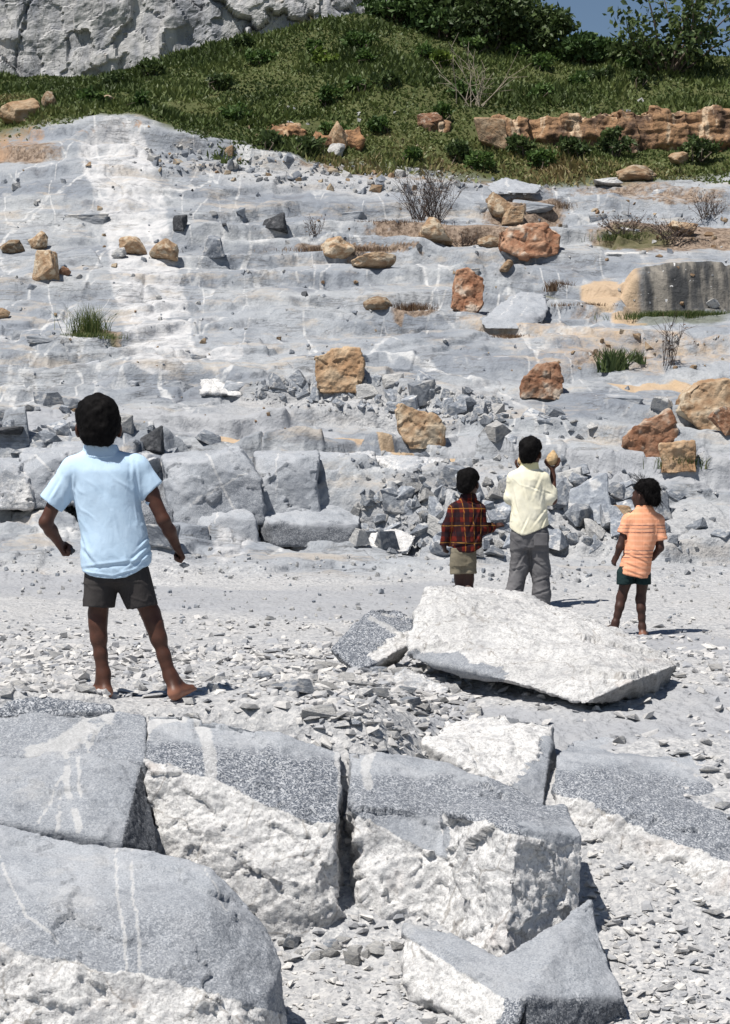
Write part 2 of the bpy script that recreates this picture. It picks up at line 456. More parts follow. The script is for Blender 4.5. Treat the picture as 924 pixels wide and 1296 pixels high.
#  polyline,                                             height, reach, riser, fade at ends(px), wobble
STEPS = [
 ([(-60, 594), (0, 594), (150, 606), (300, 622), (420, 632), (520, 640), (600, 648)], .62, 2.2, .16, (0, 120), .35),
 ([(480, 640), (650, 648), (760, 640), (924, 632), (984, 632)], .50, 2.2, .9, (90, 0), .3),
 ([(120, 480), (250, 482), (400, 492), (520, 498), (660, 512)], .26, 1.2, .10, (40, 90), .25),
 ([(200, 296), (300, 300), (420, 302), (575, 316)], .26, 1.0, .08, (20, 40), .15),
 ([(330, 404), (420, 412), (480, 408), (620, 398)], .22, 1.0, .10, (40, 60), .2),
 ([(-60, 476), (0, 478), (170, 470)], .20, 1.0, .10, (0, 40), .2),
 ([(780, 368), (850, 366), (924, 362), (984, 360)], .62, 1.3, .07, (26, 0), .04),
 ([(-60, 372), (0, 370), (130, 366), (300, 372)], .18, 1.0, .12, (0, 60), .3),
 ([(330, 462), (480, 456), (620, 470), (800, 462)], .18, .9, .10, (60, 60), .2),
 ([(560, 560), (700, 552), (860, 560), (984, 556)], .16, .8, .12, (60, 0), .25),
 ([(90, 166), (160, 165), (240, 182), (290, 192), (390, 210)], .34, .9, .06, (30, 20), .1),
 ([(-60, 262), (60, 258), (200, 262)], .16, .8, .08, (0, 40), .2),
 ([(560, 352), (680, 345), (760, 352)], .22, .9, .12, (40, 40), .2),
 ([(600, 265), (760, 262), (984, 258)], .26, .9, .12, (50, 0), .25),
 ([(620, 250), (700, 246), (800, 250)], .2, .7, .08, (30, 30), .1),
 ([(-60, 905), (0, 905), (90, 902), (150, 900)], .10, .3, .05, (0, 40), .03),
 ([(640, 432), (760, 428), (984, 420)], .14, .8, .1, (60, 0), .2),
]
RUBBLE_POLY = [(440, 590), (560, 570), (700, 585), (800, 600), (815, 690), (620, 712), (500, 700), (455, 690)]

def terrain(X, Y, detail=True, strata=True):
    X = np.asarray(X, float); Y = np.asarray(Y, float)
    x = pxof(X, Y); z0 = baseZ(X, Y)
    z = z0.copy()
    rockm = sstep(18.3, 20, Y)*(1-sstep(37, 39.5, Y-.0))
    v = np.interp(np.clip(x, -60, 984), VEGX, VEGY)
    yv = Yrow(x, v)
    veg = sstep(-.2, .7, Y-yv)
    rockm = rockm*(1-veg)
    # natural strata: stepped ledges that wander with the rock
    wz = .22*fbm(X*.22, Y*.16, 0, 3, 31)+.05*fbm(X*1.3, Y*.8, 0, 3, 32)
    q = (z0+wz)/.46
    fl = np.floor(q); fr = q-fl
    jag = .12*fbm(X*2.2, Y*2.2, 0, 3, 33)
    s = sstep(.78+jag*.7, .825+jag*.7, fr)
    if strata: z = z+rockm*.46*((fl+.52*fr+.48*s)-q)*(.34+.72*sstep(-.3, .5, fbm(X*.2, Y*.3, 3, 2, 40)))
    for (poly, h, L, w, fade, wob) in STEPS:
        px = np.array([p[0] for p in poly], float); py = np.array([p[1] for p in poly], float)
        xc = np.clip(x, px[0], px[-1])
        Yc = Yrow(xc, np.interp(xc, px, py))
        amp = np.ones_like(x)
        if fade[0]: amp = amp*sstep(px[0], px[0]+fade[0], x)
        elif True: amp = amp
        if fade[1]: amp = amp*(1-sstep(px[-1]-fade[1], px[-1], x))
        d = Y-Yc+wob*fbm(X*.9, Y*.4, 1, 4, 50+int(px[0]) % 17)
        near = np.clip(1-np.abs(d)/L, 0, 1)
        z = z+amp*h/2*near*np.clip(d/(w*.7), -1, 1)
    if detail:
        # fractured slabs: every broken slab sits a little higher or lower and tilts
        f1, f2, cid, dx, dy = worley2(X*.75+.25*fbm(X, Y, 0, 2, 61), Y*.55, 5)
        crack = sstep(.0, .06, f2-f1)
        e1 = sstep(.0, .07, f2-f1)
        z = z+rockm*(e1*((cid-.5)*.07+(dx*(cid*7 % 1-.5)+dy*(cid*13 % 1-.5))*.08)-(1-crack)*.025)
        h1, h2, c3, dx3, dy3 = worley2(X*2.6+.3*fbm(X*1.5, Y*1.5, 0, 2, 63), Y*1.7, 15)
        pt = sstep(-.05, .35, fbm(X*.5, Y*.4, 7, 3, 64))
        z = z+rockm*pt*sstep(0, .09, h2-h1)*((c3-.5)*.035+(dx3*(c3*7 % 1-.5)+dy3*(c3*13 % 1-.5))*.08)
        # broken blocky face of the main ledge
        lm = sstep(20.6, 21.2, Y)*(1-sstep(23.2, 23.8, Y))*(1-.6*sstep(600, 700, x))
        g1, g2, cid2, dx2, dy2 = worley2(X*1.9+.3*fbm(X*2, Y*2, 0, 2, 62), Y*2.2+z*1.2, 9)
        z = z+lm*sstep(0, .10, g2-g1)*((cid2-.5)*.26+(dx2*(cid2*7 % 1-.5)+dy2*(cid2*13 % 1-.4))*.42)-lm*(1-sstep(0, .07, g2-g1))*.04
        z = z+rockm*(.035*fbm(X*1.6, Y*1.1, 0, 4, 70)+.012*fbm(X*7, Y*6, 0, 3, 71))
        gm = (1-sstep(17.5, 19.5, Y))
        far = 1-sstep(12.8, 15.4, Y)
        feet = 1-.9*np.exp(-(((x-175)/110)**2+((Y-9.97)/.14)**2))
        z = z+gm*(.022*fbm(X*2.3, Y*1.6, 0, 4, 80)+(.08+.92*far)*.014*fbm(X*11, Y*9, 0, 4, 81)*(.4+.6*far))*feet
        z = z+veg*(.10*fbm(X*.8, Y*.6, 0, 4, 90)+.05*fbm(X*3, Y*3, 0, 3, 91))
    return z

GRID = {}
def terrain_at(X, Y):
    a, rows, Z = GRID['a'], GRID['rows'], GRID['Z']
    A = np.asarray(X, float)/(np.abs(Y)+1.2); Y = np.asarray(Y, float)
    i = np.clip(np.searchsorted(a, A)-1, 0, len(a)-2); j = np.clip(np.searchsorted(rows, Y)-1, 0, len(rows)-2)
    u = (A-a[i])/(a[i+1]-a[i]); v = (Y-rows[j])/(rows[j+1]-rows[j])
    return Z[j, i]*(1-u)*(1-v)+Z[j, i+1]*u*(1-v)+Z[j+1, i]*(1-u)*v+Z[j+1, i+1]*u*v

def ground_hit(px, py, y0=6.5, y1=52.0):
    Y = np.exp(np.linspace(math.log(y0), math.log(y1), 2600))
    X = (px-CX)*Y/F; Zr = (CY-py)*Y/F
    Zt = terrain_at(X, Y)
    k = np.nonzero(Zt >= Zr)[0]
    i = k[0] if len(k) else len(Y)-1
    return X[i], Y[i], Zt[i]

def ell(x, y, cx, cy, rx, ry, soft=.35, rot=0.0):
    c, s_ = math.cos(rot), math.sin(rot)
    u = (x-cx)*c+(y-cy)*s_; v = -(x-cx)*s_+(y-cy)*c
    return 1-sstep(1-soft, 1+soft, np.hypot(u/rx, v/ry))
def band(x, y, pts, hw, soft=.5):
    P = np.array(pts, float); d = np.full(x.shape, 1e9)
    for a, b in zip(P[:-1], P[1:]):
        ab = b-a; t = np.clip(((x-a[0])*ab[0]+(y-a[1])*ab[1])/(ab@ab), 0, 1)
        d = np.minimum(d, np.hypot(x-a[0]-t*ab[0], y-a[1]-t*ab[1]))
    return 1-sstep(hw*(1-soft), hw*(1+soft), d)

def build_terrain():
    rows = np.concatenate([[-60, -25, -8, 0, 3, 4.5, 5.5, 6.2], np.exp(np.linspace(math.log(6.5), math.log(12), 250)),
                           np.exp(np.linspace(math.log(12), math.log(19.5), 120))[1:], np.exp(np.linspace(math.log(19.5), math.log(25), 280))[1:],
                           np.exp(np.linspace(math.log(25), math.log(39), 500))[1:], np.exp(np.linspace(math.log(39), math.log(60), 60))[1:],
                           [64, 70, 80, 100, 140, 200, 300, 500, 900, 1600, 3000]])
    a = np.concatenate([[-3, -1.6, -.9, -.6], np.linspace(-.42, -.185, 60)[:-1], np.linspace(-.185, .185, 600), np.linspace(.185, .42, 60)[1:], [.6, .9, 1.6, 3]])
    A, R = np.meshgrid(a, rows)
    Yv = R.ravel(); Xv = (A*(np.abs(R)+1.2)).ravel()
    Z = terrain(Xv, Yv)
    V = np.stack([Xv, Yv, Z], 1)
    nx, ny = len(a), len(rows)
    GRID.update(a=a, rows=rows, Z=Z.reshape(ny, nx))
    idx = np.arange(nx*ny).reshape(ny, nx)
    Fq = np.stack([idx[:-1, :-1].ravel(), idx[:-1, 1:].ravel(), idx[1:, 1:].ravel(), idx[1:, :-1].ravel()], 1)
    me = np_mesh('ground', V, Fq, True)
    yc = R[:-1, :-1].ravel(); me.polygons.foreach_set('use_smooth', yc > 0)
    # where each kind of ground lies (patches of the real surface, found on the smooth slope)
    x = pxof(Xv, Yv); y = CY-terrain(Xv, Yv, False, False)*F/np.maximum(Yv, 1)
    nz = 26*fbm(Xv*.5, Yv*.35, 0, 4, 100); ny_ = 9*fbm(Xv*1.1, Yv*.6, 0, 4, 101)
    xw, yw = x+nz, y+ny_
    veg = sstep(-.2, .5, Yv-Yrow(x, np.interp(np.clip(x, -60, 984), VEGX, VEGY))+.35*fbm(Xv*.7, Yv*.7, 2, 3, 102))
    green = veg
    gravel = (1-sstep(19.2, 20.6, Yv+.5*fbm(Xv*.6, Yv*.6, 0, 3, 103)))
    rub = ell(xw, yw, 640, 650, 210, 60)*.6
    gravel = np.maximum(gravel, rub)
    gravel = np.maximum(gravel, .8*ell(xw, yw, 470, 512, 190, 24))
    gravel = np.maximum(gravel, .7*ell(xw, yw, 470, 226, 160, 18))
    gravel = np.maximum(gravel, .6*ell(xw, yw, 860, 660, 130, 40))
    dust = band(xw, yw, [(-60, 735), (200, 752), (420, 762), (560, 752)], 20)*.8
    dust = np.maximum(dust, .85*ell(xw, yw, 850, 900, 150, 40))
    dust = np.maximum(dust, .9*band(xw, yw, [(640, 800), (800, 806), (990, 820)], 16))
    dust = np.maximum(dust, .9*band(xw, yw, [(560, 905), (720, 935), (860, 900), (990, 880)], 26))
    dust = np.maximum(dust, .8*band(xw, yw, [(-60, 532), (200, 520), (330, 535), (420, 552)], 12))
    dust = np.maximum(dust, .75*band(xw, yw, [(560, 560), (750, 574), (990, 590)], 13))
    dike = band(x+.35*nz, y+.5*ny_, [(140, 196), (158, 250), (172, 300), (182, 350), (196, 400), (204, 440)], 44, .35)
    dike = np.maximum(dike, .6*band(x+.4*nz, y, [(280, 690), (330, 660)], 18))
    dike = np.maximum(dike, .75*band(x+.3*nz, y+ny_, [(150, 440), (250, 446), (300, 452)], 9))
    stain = band(x, y+ny_*.35, [(260, 543), (350, 552), (430, 560), (530, 574), (620, 583), (660, 586)], 2.6)
    stain = np.maximum(stain, .9*ell(xw, yw, 766, 366, 30, 26)); stain = np.maximum(stain, .8*ell(xw, yw, 795, 395, 26, 8))
    stain = np.maximum(stain, .85*ell(x, yw, 830, 484, 66, 7)); stain = np.maximum(stain, .55*ell(xw, yw, 800, 440, 150, 34))
    stain = np.maximum(stain, .55*ell(xw, yw, 690, 415, 150, 18)); stain = np.maximum(stain, .4*ell(xw, yw, 60, 720, 130, 10))
    soil = .9*ell(xw, yw, 860, 296, 130, 18); soil = np.maximum(soil, .9*ell(xw, yw, 560, 286, 90, 12))
    soil = np.maximum(soil, .9*ell(xw, yw, 460, 312, 90, 8)); soil = np.maximum(soil, .9*ell(xw, yw, 520, 392, 36, 12))
    soil = np.maximum(soil, .9*ell(xw, yw, 660, 262, 60, 16)); soil = np.maximum(soil, .7*ell(xw, yw, 800, 448, 90, 14))
    soil = np.maximum(soil, .5*ell(xw, yw, 735, 388, 40, 5)); soil = np.maximum(soil, .5*ell(xw, yw, 690, 372, 34, 8))
    soil = np.maximum(soil, .8*ell(xw, yw, 110, 423, 40, 6)); soil = np.maximum(soil, .7*ell(xw, yw, 830, 242, 120, 9))
    soil = np.maximum(soil, .8*ell(xw, yw, 20, 190, 60, 18)); soil = np.maximum(soil, .6*band(xw, yw, [(380, 202), (480, 222), (600, 226), (700, 240)], 6))
    orange = .55*ell(xw, yw, 15, 175, 50, 22); orange = np.maximum(orange, .8*ell(xw, yw, 235, 130, 40, 9))
    orange = np.maximum(orange, .9*ell(xw, yw, 400, 158, 60, 16)); orange = np.maximum(orange, .9*ell(xw, yw, 620, 180, 44, 16))
    orange = np.maximum(orange, .5*ell(xw, yw, 130, 160, 50, 6)); orange = np.maximum(orange, .7*ell(xw, yw, 770, 172, 180, 14))
    green = np.maximum(green, .6*ell(xw, yw, 870, 401, 66, 3)); green = np.maximum(green, .7*ell(xw, yw, 110, 425, 34, 4))
    green = np.maximum(green, .7*ell(xw, yw, 800, 300, 50, 8)); green = np.maximum(green, .6*ell(xw, yw, 700, 372, 22, 8))
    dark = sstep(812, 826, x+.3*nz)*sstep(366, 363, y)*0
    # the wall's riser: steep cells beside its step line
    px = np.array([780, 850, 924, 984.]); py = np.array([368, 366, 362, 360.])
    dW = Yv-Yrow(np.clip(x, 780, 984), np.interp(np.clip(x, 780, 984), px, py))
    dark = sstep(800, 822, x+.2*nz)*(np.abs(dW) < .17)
    stain = np.maximum(stain, sstep(770, 790, x)*(1-sstep(800, 830, x))*(np.abs(dW) < .2)*.8)
    vein = sstep(18, 21, Yv)*(1-.8*sstep(640, 900, x))*(1-gravel)
    vein = np.maximum(vein, .7*ell(x, y, 870, 880, 120, 50))
    vein = np.maximum(vein, .5*(Yv < 9.9)*(x < 300))
    set_col(me, 'mask1', np.stack([np.clip(gravel, 0, 1), dike, stain], 1))
    set_col(me, 'mask2', np.stack([dark, green, vein], 1))
    set_col(me, 'mask3', np.stack([dust, soil, orange], 1))
    o = link('ground', me, mat_ground()); tag(o, 'pale grey quarry floor of dust, gravel and stepped bedrock', 'ground', kind='structure')
    return o

def build_cliff():
    """broken quarry face behind the green bank"""
    xs = np.linspace(-34, 1.6, 700); t = np.linspace(0, 1, 230)
    A, T = np.meshgrid(xs, t)
    top = 17.5-4.8*sstep(-1.2, 1.4, A)+.5*fbm(A*.6, 0, 0, 3, 120)
    Z = 8.5+T*(top-8.5)
    # blocky relief: upright joints and flat breaks
    f1, f2, cid, dx, dy = worley2(A*.85+.35*fbm(A*.8, Z*.5, 0, 4, 121), Z*.42+.25*fbm(A, Z, 3, 3, 122), 21)
    g1, g2, c2, dx2, dy2 = worley2(A*2.1+.4*fbm(A*1.5, Z*1.5, 0, 4, 123), Z*1.5+.3*fbm(A*2, Z*2, 5, 3, 125), 23)
    D = (cid-.5)*.9+(dx*(cid*7 % 1-.5)*.9+dy*(cid*13 % 1-.3)*.7)+(c2-.5)*.22+dx2*(c2*7 % 1-.5)*.3-(1-sstep(0, .05, f2-f1))*.22*sstep(-.1, .3, fbm(A*.7, Z*.7, 8, 2, 126))+.20*fbm(A*1.2, Z*1.4, 0, 5, 124)
    low = sstep(13.2, 12.2, Z)
    D = D*(1-.55*low)+low*.5
    Yp = 56.5-D-.25*(top-Z)*.5+.01*(A+20)
    Yp[-1] += 14; Z[-1] += .8
    Yp[-2] += .5
    V = np.stack([A.ravel(), Yp.ravel(), Z.ravel()], 1)
    n, m = A.shape
    idx = np.arange(n*m).reshape(n, m)
    Fq = np.stack([idx[:-1, :-1].ravel(), idx[:-1, 1:].ravel(), idx[1:, 1:].ravel(), idx[1:, :-1].ravel()], 1)
    me = np_mesh('cliff', V, Fq, False)
    top_soil = sstep(-5.5, -3.5, A+1.2*fbm(A, Z, 0, 3, 130))*sstep(12.62, 12.75, Z+.1*fbm(A*2, Z*2, 0, 2, 131))
    set_col(me, 'tan', top_soil.ravel())
    s = Nodes('cliff_rock'); P = s.coord()
    st = s.noise(s.coord((1.4, 1.4, .35)), 1.3, 6, .62)
    c = s.mix(s.rng(st, .34, .62), (.23, .24, .265), (.46, .455, .45))
    n2 = s.noise(P, 1.1, 5, .65)
    c = s.mix(s.rng(n2, .54, .64, 0, .8), c, (.22, .225, .24))
    ck = s.noise(s.coord((2.2, 2.2, .7)), 1.4, 6, .65)
    c = s.mix(s.math('MULTIPLY', s.rng(s.math('ABSOLUTE', s.math('SUBTRACT', ck, .5)), .003, .014, .8, 0), s.rng(n2, .42, .5)), c, (.09, .09, .09))
    c = s.mix(s.rng(n2, .30, .40, .5, 0), c, (.56, .49, .42))
    t_ = s.sep(s.attr('tan'))
    c = s.mix(t_[0], c, s.mix(n2, (.30, .17, .10), (.52, .36, .24)))
    o = link('cliff', me, s.done(c, .92, s.bump(s.noise(P, 5, 6, .7), .7, .08)))
    tag(o, 'tall fractured grey quarry cliff behind the grassy bank', 'cliff', kind='structure')
# ================================================================== people (signed distance fields -> one continuous surface)
class Field:
    def __init__(s, lo, hi, h):
        s.lo = np.array(lo, float); s.h = h
        s.n = np.ceil((np.array(hi)-s.lo)/h).astype(int)+1
        s.ax = [(s.lo[i]+h*np.arange(s.n[i])).astype(np.float32) for i in range(3)]
        s.d = np.full(s.n, .3, np.float32)
    def reg(s, lo, hi):
        a = np.clip(np.floor((np.array(lo)-s.lo)/s.h).astype(int), 0, s.n-1); b = np.clip(np.ceil((np.array(hi)-s.lo)/s.h).astype(int)+1, 1, s.n)
        sl = tuple(slice(a[i], b[i]) for i in range(3))
        return sl, s.ax[0][sl[0]][:, None, None], s.ax[1][sl[1]][None, :, None], s.ax[2][sl[2]][None, None, :]
    def _put(s, sl, d, k):
        o = s.d[sl]
        if k < 0:      # subtract
            k = -k; h = np.maximum(k-np.abs(o+d), 0)/k
            s.d[sl] = np.maximum(o, -d)+h*h*k/4
        else:
            h = np.maximum(k-np.abs(o-d), 0)/k
            s.d[sl] = np.minimum(o, d)-h*h*k/4
    def cone(s, a, b, ra, rb, k=.015, fy=1.0):
        a = np.array(a, float); b = np.array(b, float); r = max(ra, rb)*max(1, fy)+.03+abs(k)
        sl, X, Y, Z = s.reg(np.minimum(a, b)-r, np.maximum(a, b)+r)
        ab = b-a; L = ab@ab+1e-12
        t = np.clip(((X-a[0])*ab[0]+(Y-a[1])*ab[1]+(Z-a[2])*ab[2])/L, 0, 1)
        d = np.sqrt((X-a[0]-t*ab[0])**2+((Y-a[1]-t*ab[1])/fy)**2+(Z-a[2]-t*ab[2])**2)-(ra+t*(rb-ra))
        s._put(sl, d, k)
    def chain(s, pts, rs, k=.015, fy=1.0):
        for p, q, r1, r2 in zip(pts[:-1], pts[1:], rs[:-1], rs[1:]): s.cone(p, q, r1, r2, k, fy)
    def ell(s, c, r, k=.015, yaw=0.0, piv=None, tilt=0.0):
        c = np.array(c, float); r = np.array(r, float); R = max(r)+.03+abs(k)
        sl, X, Y, Z = s.reg(c-R, c+R)
        x, y, z = X-c[0], Y-c[1], Z-c[2]
        if yaw:
            x, y = x*math.cos(yaw)+y*math.sin(yaw), -x*math.sin(yaw)+y*math.cos(yaw)
        k0 = np.sqrt((x/r[0])**2+(y/r[1])**2+(z/r[2])**2); k1 = np.sqrt((x/r[0]**2)**2+(y/r[1]**2)**2+(z/r[2]**2)**2)+1e-9
        s._put(sl, k0*(k0-1)/k1, k)
    def stack(s, L, k=.02, e=2.4):
        """L: (z, cx, rx, cy, ry) from low to high"""
        L = np.array(sorted(L), float)
        zz = np.linspace(L[0, 0], L[-1, 0], 200)
        T = [np.interp(zz, L[:, 0], L[:, i]) for i in range(1, 5)]
        g = np.exp(-np.linspace(-2, 2, 17)**2); g /= g.sum()
        T = [np.convolve(np.pad(t, 8, 'edge'), g, 'valid') for t in T]
        r = L[:, [2, 4]].max()+.05
        sl, X, Y, Z = s.reg((L[:, 1].min()-r, L[:, 3].min()-r, L[0, 0]-.02), (L[:, 1].max()+r, L[:, 3].max()+r, L[-1, 0]+.02))
        cx, rx, cy, ry = [np.interp(Z, zz, t) for t in T]
        q = (np.abs((X-cx)/rx)**e+np.abs((Y-cy)/ry)**e)**(1/e)
        d = (q-1)*np.minimum(rx, ry)*.95
        d = np.maximum(d, np.maximum(L[0, 0]-Z, Z-L[-1, 0]))
        s._put(sl, d.astype(np.float32), k)
    def cut(s, p, n, box=None, soft=0):
        """remove what lies on the n side of the plane through p (inside the box)"""
        n = np.array(n, float); n /= np.linalg.norm(n)
        lo, hi = box if box else (s.lo, s.lo+s.h*s.n)
        sl, X, Y, Z = s.reg(lo, hi)
        d = (X-p[0])*n[0]+(Y-p[1])*n[1]+(Z-p[2])*n[2]
        s.d[sl] = np.maximum(s.d[sl], d)
    def cutf(s, fn):
        X, Y, Z = s.ax[0][:, None, None], s.ax[1][None, :, None], s.ax[2][None, None, :]
        s.d = np.maximum(s.d, np.broadcast_to(fn(X, Y, Z), s.d.shape).astype(np.float32))
    def copy_shell(s, th):
        s.d = np.maximum(s.d, -(s.d+th))
    def mesh(s, name, smooth_it=1):
        d = s.d.copy()
        for ax in range(3):      # closed at the border
            i = [slice(None)]*3; i[ax] = 0; d[tuple(i)] = .1; i[ax] = -1; d[tuple(i)] = .1
        ins = d < 0
        nx, ny, nz = d.shape
        c = np.zeros((nx-1, ny-1, nz-1), np.int8)
        for a in (0, 1):
            for b in (0, 1):
                for e in (0, 1):
                    c += ins[a:nx-1+a, b:ny-1+b, e:nz-1+e]
        act = (c > 0) & (c < 8)
        ijk = np.argwhere(act)
        vid = np.full(act.shape, -1, np.int32); vid[act] = np.arange(len(ijk))
        acc = np.zeros((len(ijk), 3)); cnt = np.zeros(len(ijk))
        corners = [(a, b, e) for a in (0, 1) for b in (0, 1) for e in (0, 1)]
        for p in range(8):
            for q in range(p+1, 8):
                A, B = np.array(corners[p]), np.array(corners[q])
                if abs(A-B).sum() != 1: continue
                da = d[tuple((ijk+A).T)]; db = d[tuple((ijk+B).T)]
                m = (da < 0) != (db < 0)
                t = np.where(m, da/(da-db+1e-20), 0)
                acc += np.where(m[:, None], A+t[:, None]*(B-A), 0); cnt += m
        V = (ijk+acc/cnt[:, None])*s.h+s.lo
        faces = []
        for ax in range(3):
            o = [i for i in range(3) if i != ax]
            sa = [slice(None)]*3; sb = [slice(None)]*3
            sa[ax] = slice(0, -1); sb[ax] = slice(1, None)
            ch = ins[tuple(sa)] != ins[tuple(sb)]
            e = np.argwhere(ch)
            e = e[(e[:, o[0]] > 0) & (e[:, o[1]] > 0) & (e[:, o[0]] < d.shape[o[0]]-1) & (e[:, o[1]] < d.shape[o[1]]-1)]
            fl = ins[tuple(e.T)]
            q = []
            for u, v in ((-1, -1), (0, -1), (0, 0), (-1, 0)):
                f = e.copy(); f[:, o[0]] += u; f[:, o[1]] += v
                q.append(vid[tuple(f.T)])
            q = np.stack(q, 1)
            if ax == 1: q = q[:, ::-1]
            q = np.where(fl[:, None], q, q[:, ::-1])
            faces.append(q)
        Fq = np.concatenate(faces)
        for _ in range(smooth_it):
            A = np.zeros_like(V); n = np.zeros(len(V))
            for i in range(4):
                for j in (1, 3):
                    np.add.at(A, Fq[:, i], V[Fq[:, (i+j) % 4]]); np.add.at(n, Fq[:, i], 1)
            V = V*.5+.5*A/np.maximum(n, 1)[:, None]
        return np_mesh(name, V, Fq, True)

def displace(me, fn):
    V = get_V(me); N = get_N(me)
    set_V(me, V+N*fn(V, N)[:, None])

def fist(f, w, u, v, side, sc=1.0, curl=1.0):
    """hand at wrist w: u runs along the hand, v is where the palm faces, side points to the thumb's side"""
    w, u, v, side = [np.array(a, float) for a in (w, u, v, side)]
    u /= np.linalg.norm(u); v -= u*(v@u); v /= np.linalg.norm(v); side = np.cross(u, v)*np.sign(np.cross(u, v)@side)
    for i, o in enumerate((.021, .007, -.007, -.020)):
        L = (1.0, 1.07, 1.0, .85)[i]*sc
        k = w+u*.052*sc+side*o*sc
        f.cone(w+u*.008*sc+side*o*.6*sc, k, .0125*sc, .0105*sc, .01)
        p1 = k+(u*(1-.55*curl)+v*.85*curl)*.024*L
        p2 = p1+(u*(.8-1.5*curl)+v*.55*curl)*.019*L
        p3 = p2+(u*(.7-1.7*curl)-v*.25*curl)*.014*L
        f.chain([k, p1, p2, p3], [.0092*sc, .0084*sc, .0076*sc, .0064*sc], .0035)
    t0 = w+u*.018*sc+side*.020*sc
    t1 = t0+(u*.6+side*.55+v*.35)*.024*sc
    t2 = t1+(u*.65+v*.65-side*.25*curl)*.022*sc
    f.chain([w+u*.012*sc+side*.008*sc, t0, t1, t2], [.013*sc, .0118*sc, .0098*sc, .008*sc], .006)

def foot(f, ankle, heel, toe, sc=1.0):
    a, h, t = [np.array(q, float) for q in (ankle, heel, toe)]
    d = (t-h); L = np.linalg.norm(d); d /= L; s = np.cross(d, (0, 0, 1.)); s /= np.linalg.norm(s)
    up = np.cross(s, d)
    f.cone(a, h+up*.004, .026*sc, .027*sc, .02)
    f.cone(a, h+d*L*.5, .025*sc, .022*sc, .025)
    for o, r in ((-.018, .019), (.016, .017)):
        f.cone(h, h+d*L*.72+s*o*sc, .026*sc, r*sc, .015)
    for i, o in enumerate((-.028, -.013, 0, .012, .023)):
        e = (1.0, .99, .95, .90, .84)[i] if o else .95
        f.cone(h+d*L*.70+s*o*sc, h+d*L*e+s*o*1.1*sc-up*.006, .012*sc, (.0105 if i == 0 else .008)*sc, .004)

def head(f, c, yaw, sc, hr):
    """skull, jaw, nose, ears; yaw turns the face from straight ahead (+y) towards -x"""
    c = np.array(c, float)
    def L(x, y, z):
        return c+np.array([(x*math.cos(yaw)-y*math.sin(yaw)), (x*math.sin(yaw)+y*math.cos(yaw)), z])*sc
    f.ell(L(0, -.008, .012), np.array((.076, .094, .098))*sc, .02, yaw)
    f.ell(L(0, .030, -.045), np.array((.058, .058, .068))*sc, .03, yaw)
    f.cone(L(0, .068, -.088), L(0, .074, -.085), .018*sc, .014*sc, .02)           # chin
    f.cone(L(0, .088, .008), L(0, .104, -.024), .008*sc, .012*sc, .012)           # nose
    f.cone(L(-.012, .094, -.026), L(.012, .094, -.026), .009*sc, .009*sc, .008)
    f.cone(L(-.030, .078, .022), L(.030, .078, .022), .012*sc, .012*sc, .012)      # brow
    for sx in (-1, 1):
        f.cone(L(sx*.045, .066, -.02), L(sx*.035, .072, -.03), .018*sc, .016*sc, .02)  # cheek
        f.ell(L(sx*.031, .082, .004), np.array((.011, .009, .007))*sc, .003, yaw)
        f.ell(L(sx*.087, -.004, -.014), np.array((.010, .020, .031))*sc, .006, yaw+sx*.35)
        f.cone(L(sx*.080, .004, -.036), L(sx*.084, .0, -.04), .007*sc, .006*sc, .006)
    f.cone(L(-.018, .086, -.052), L(.018, .086, -.052), .0085*sc, .0085*sc, .006)   # lips
    f.cone(L(-.014, .086, -.063), L(.014, .086, -.063), .0085*sc, .0085*sc, .004)
    return L

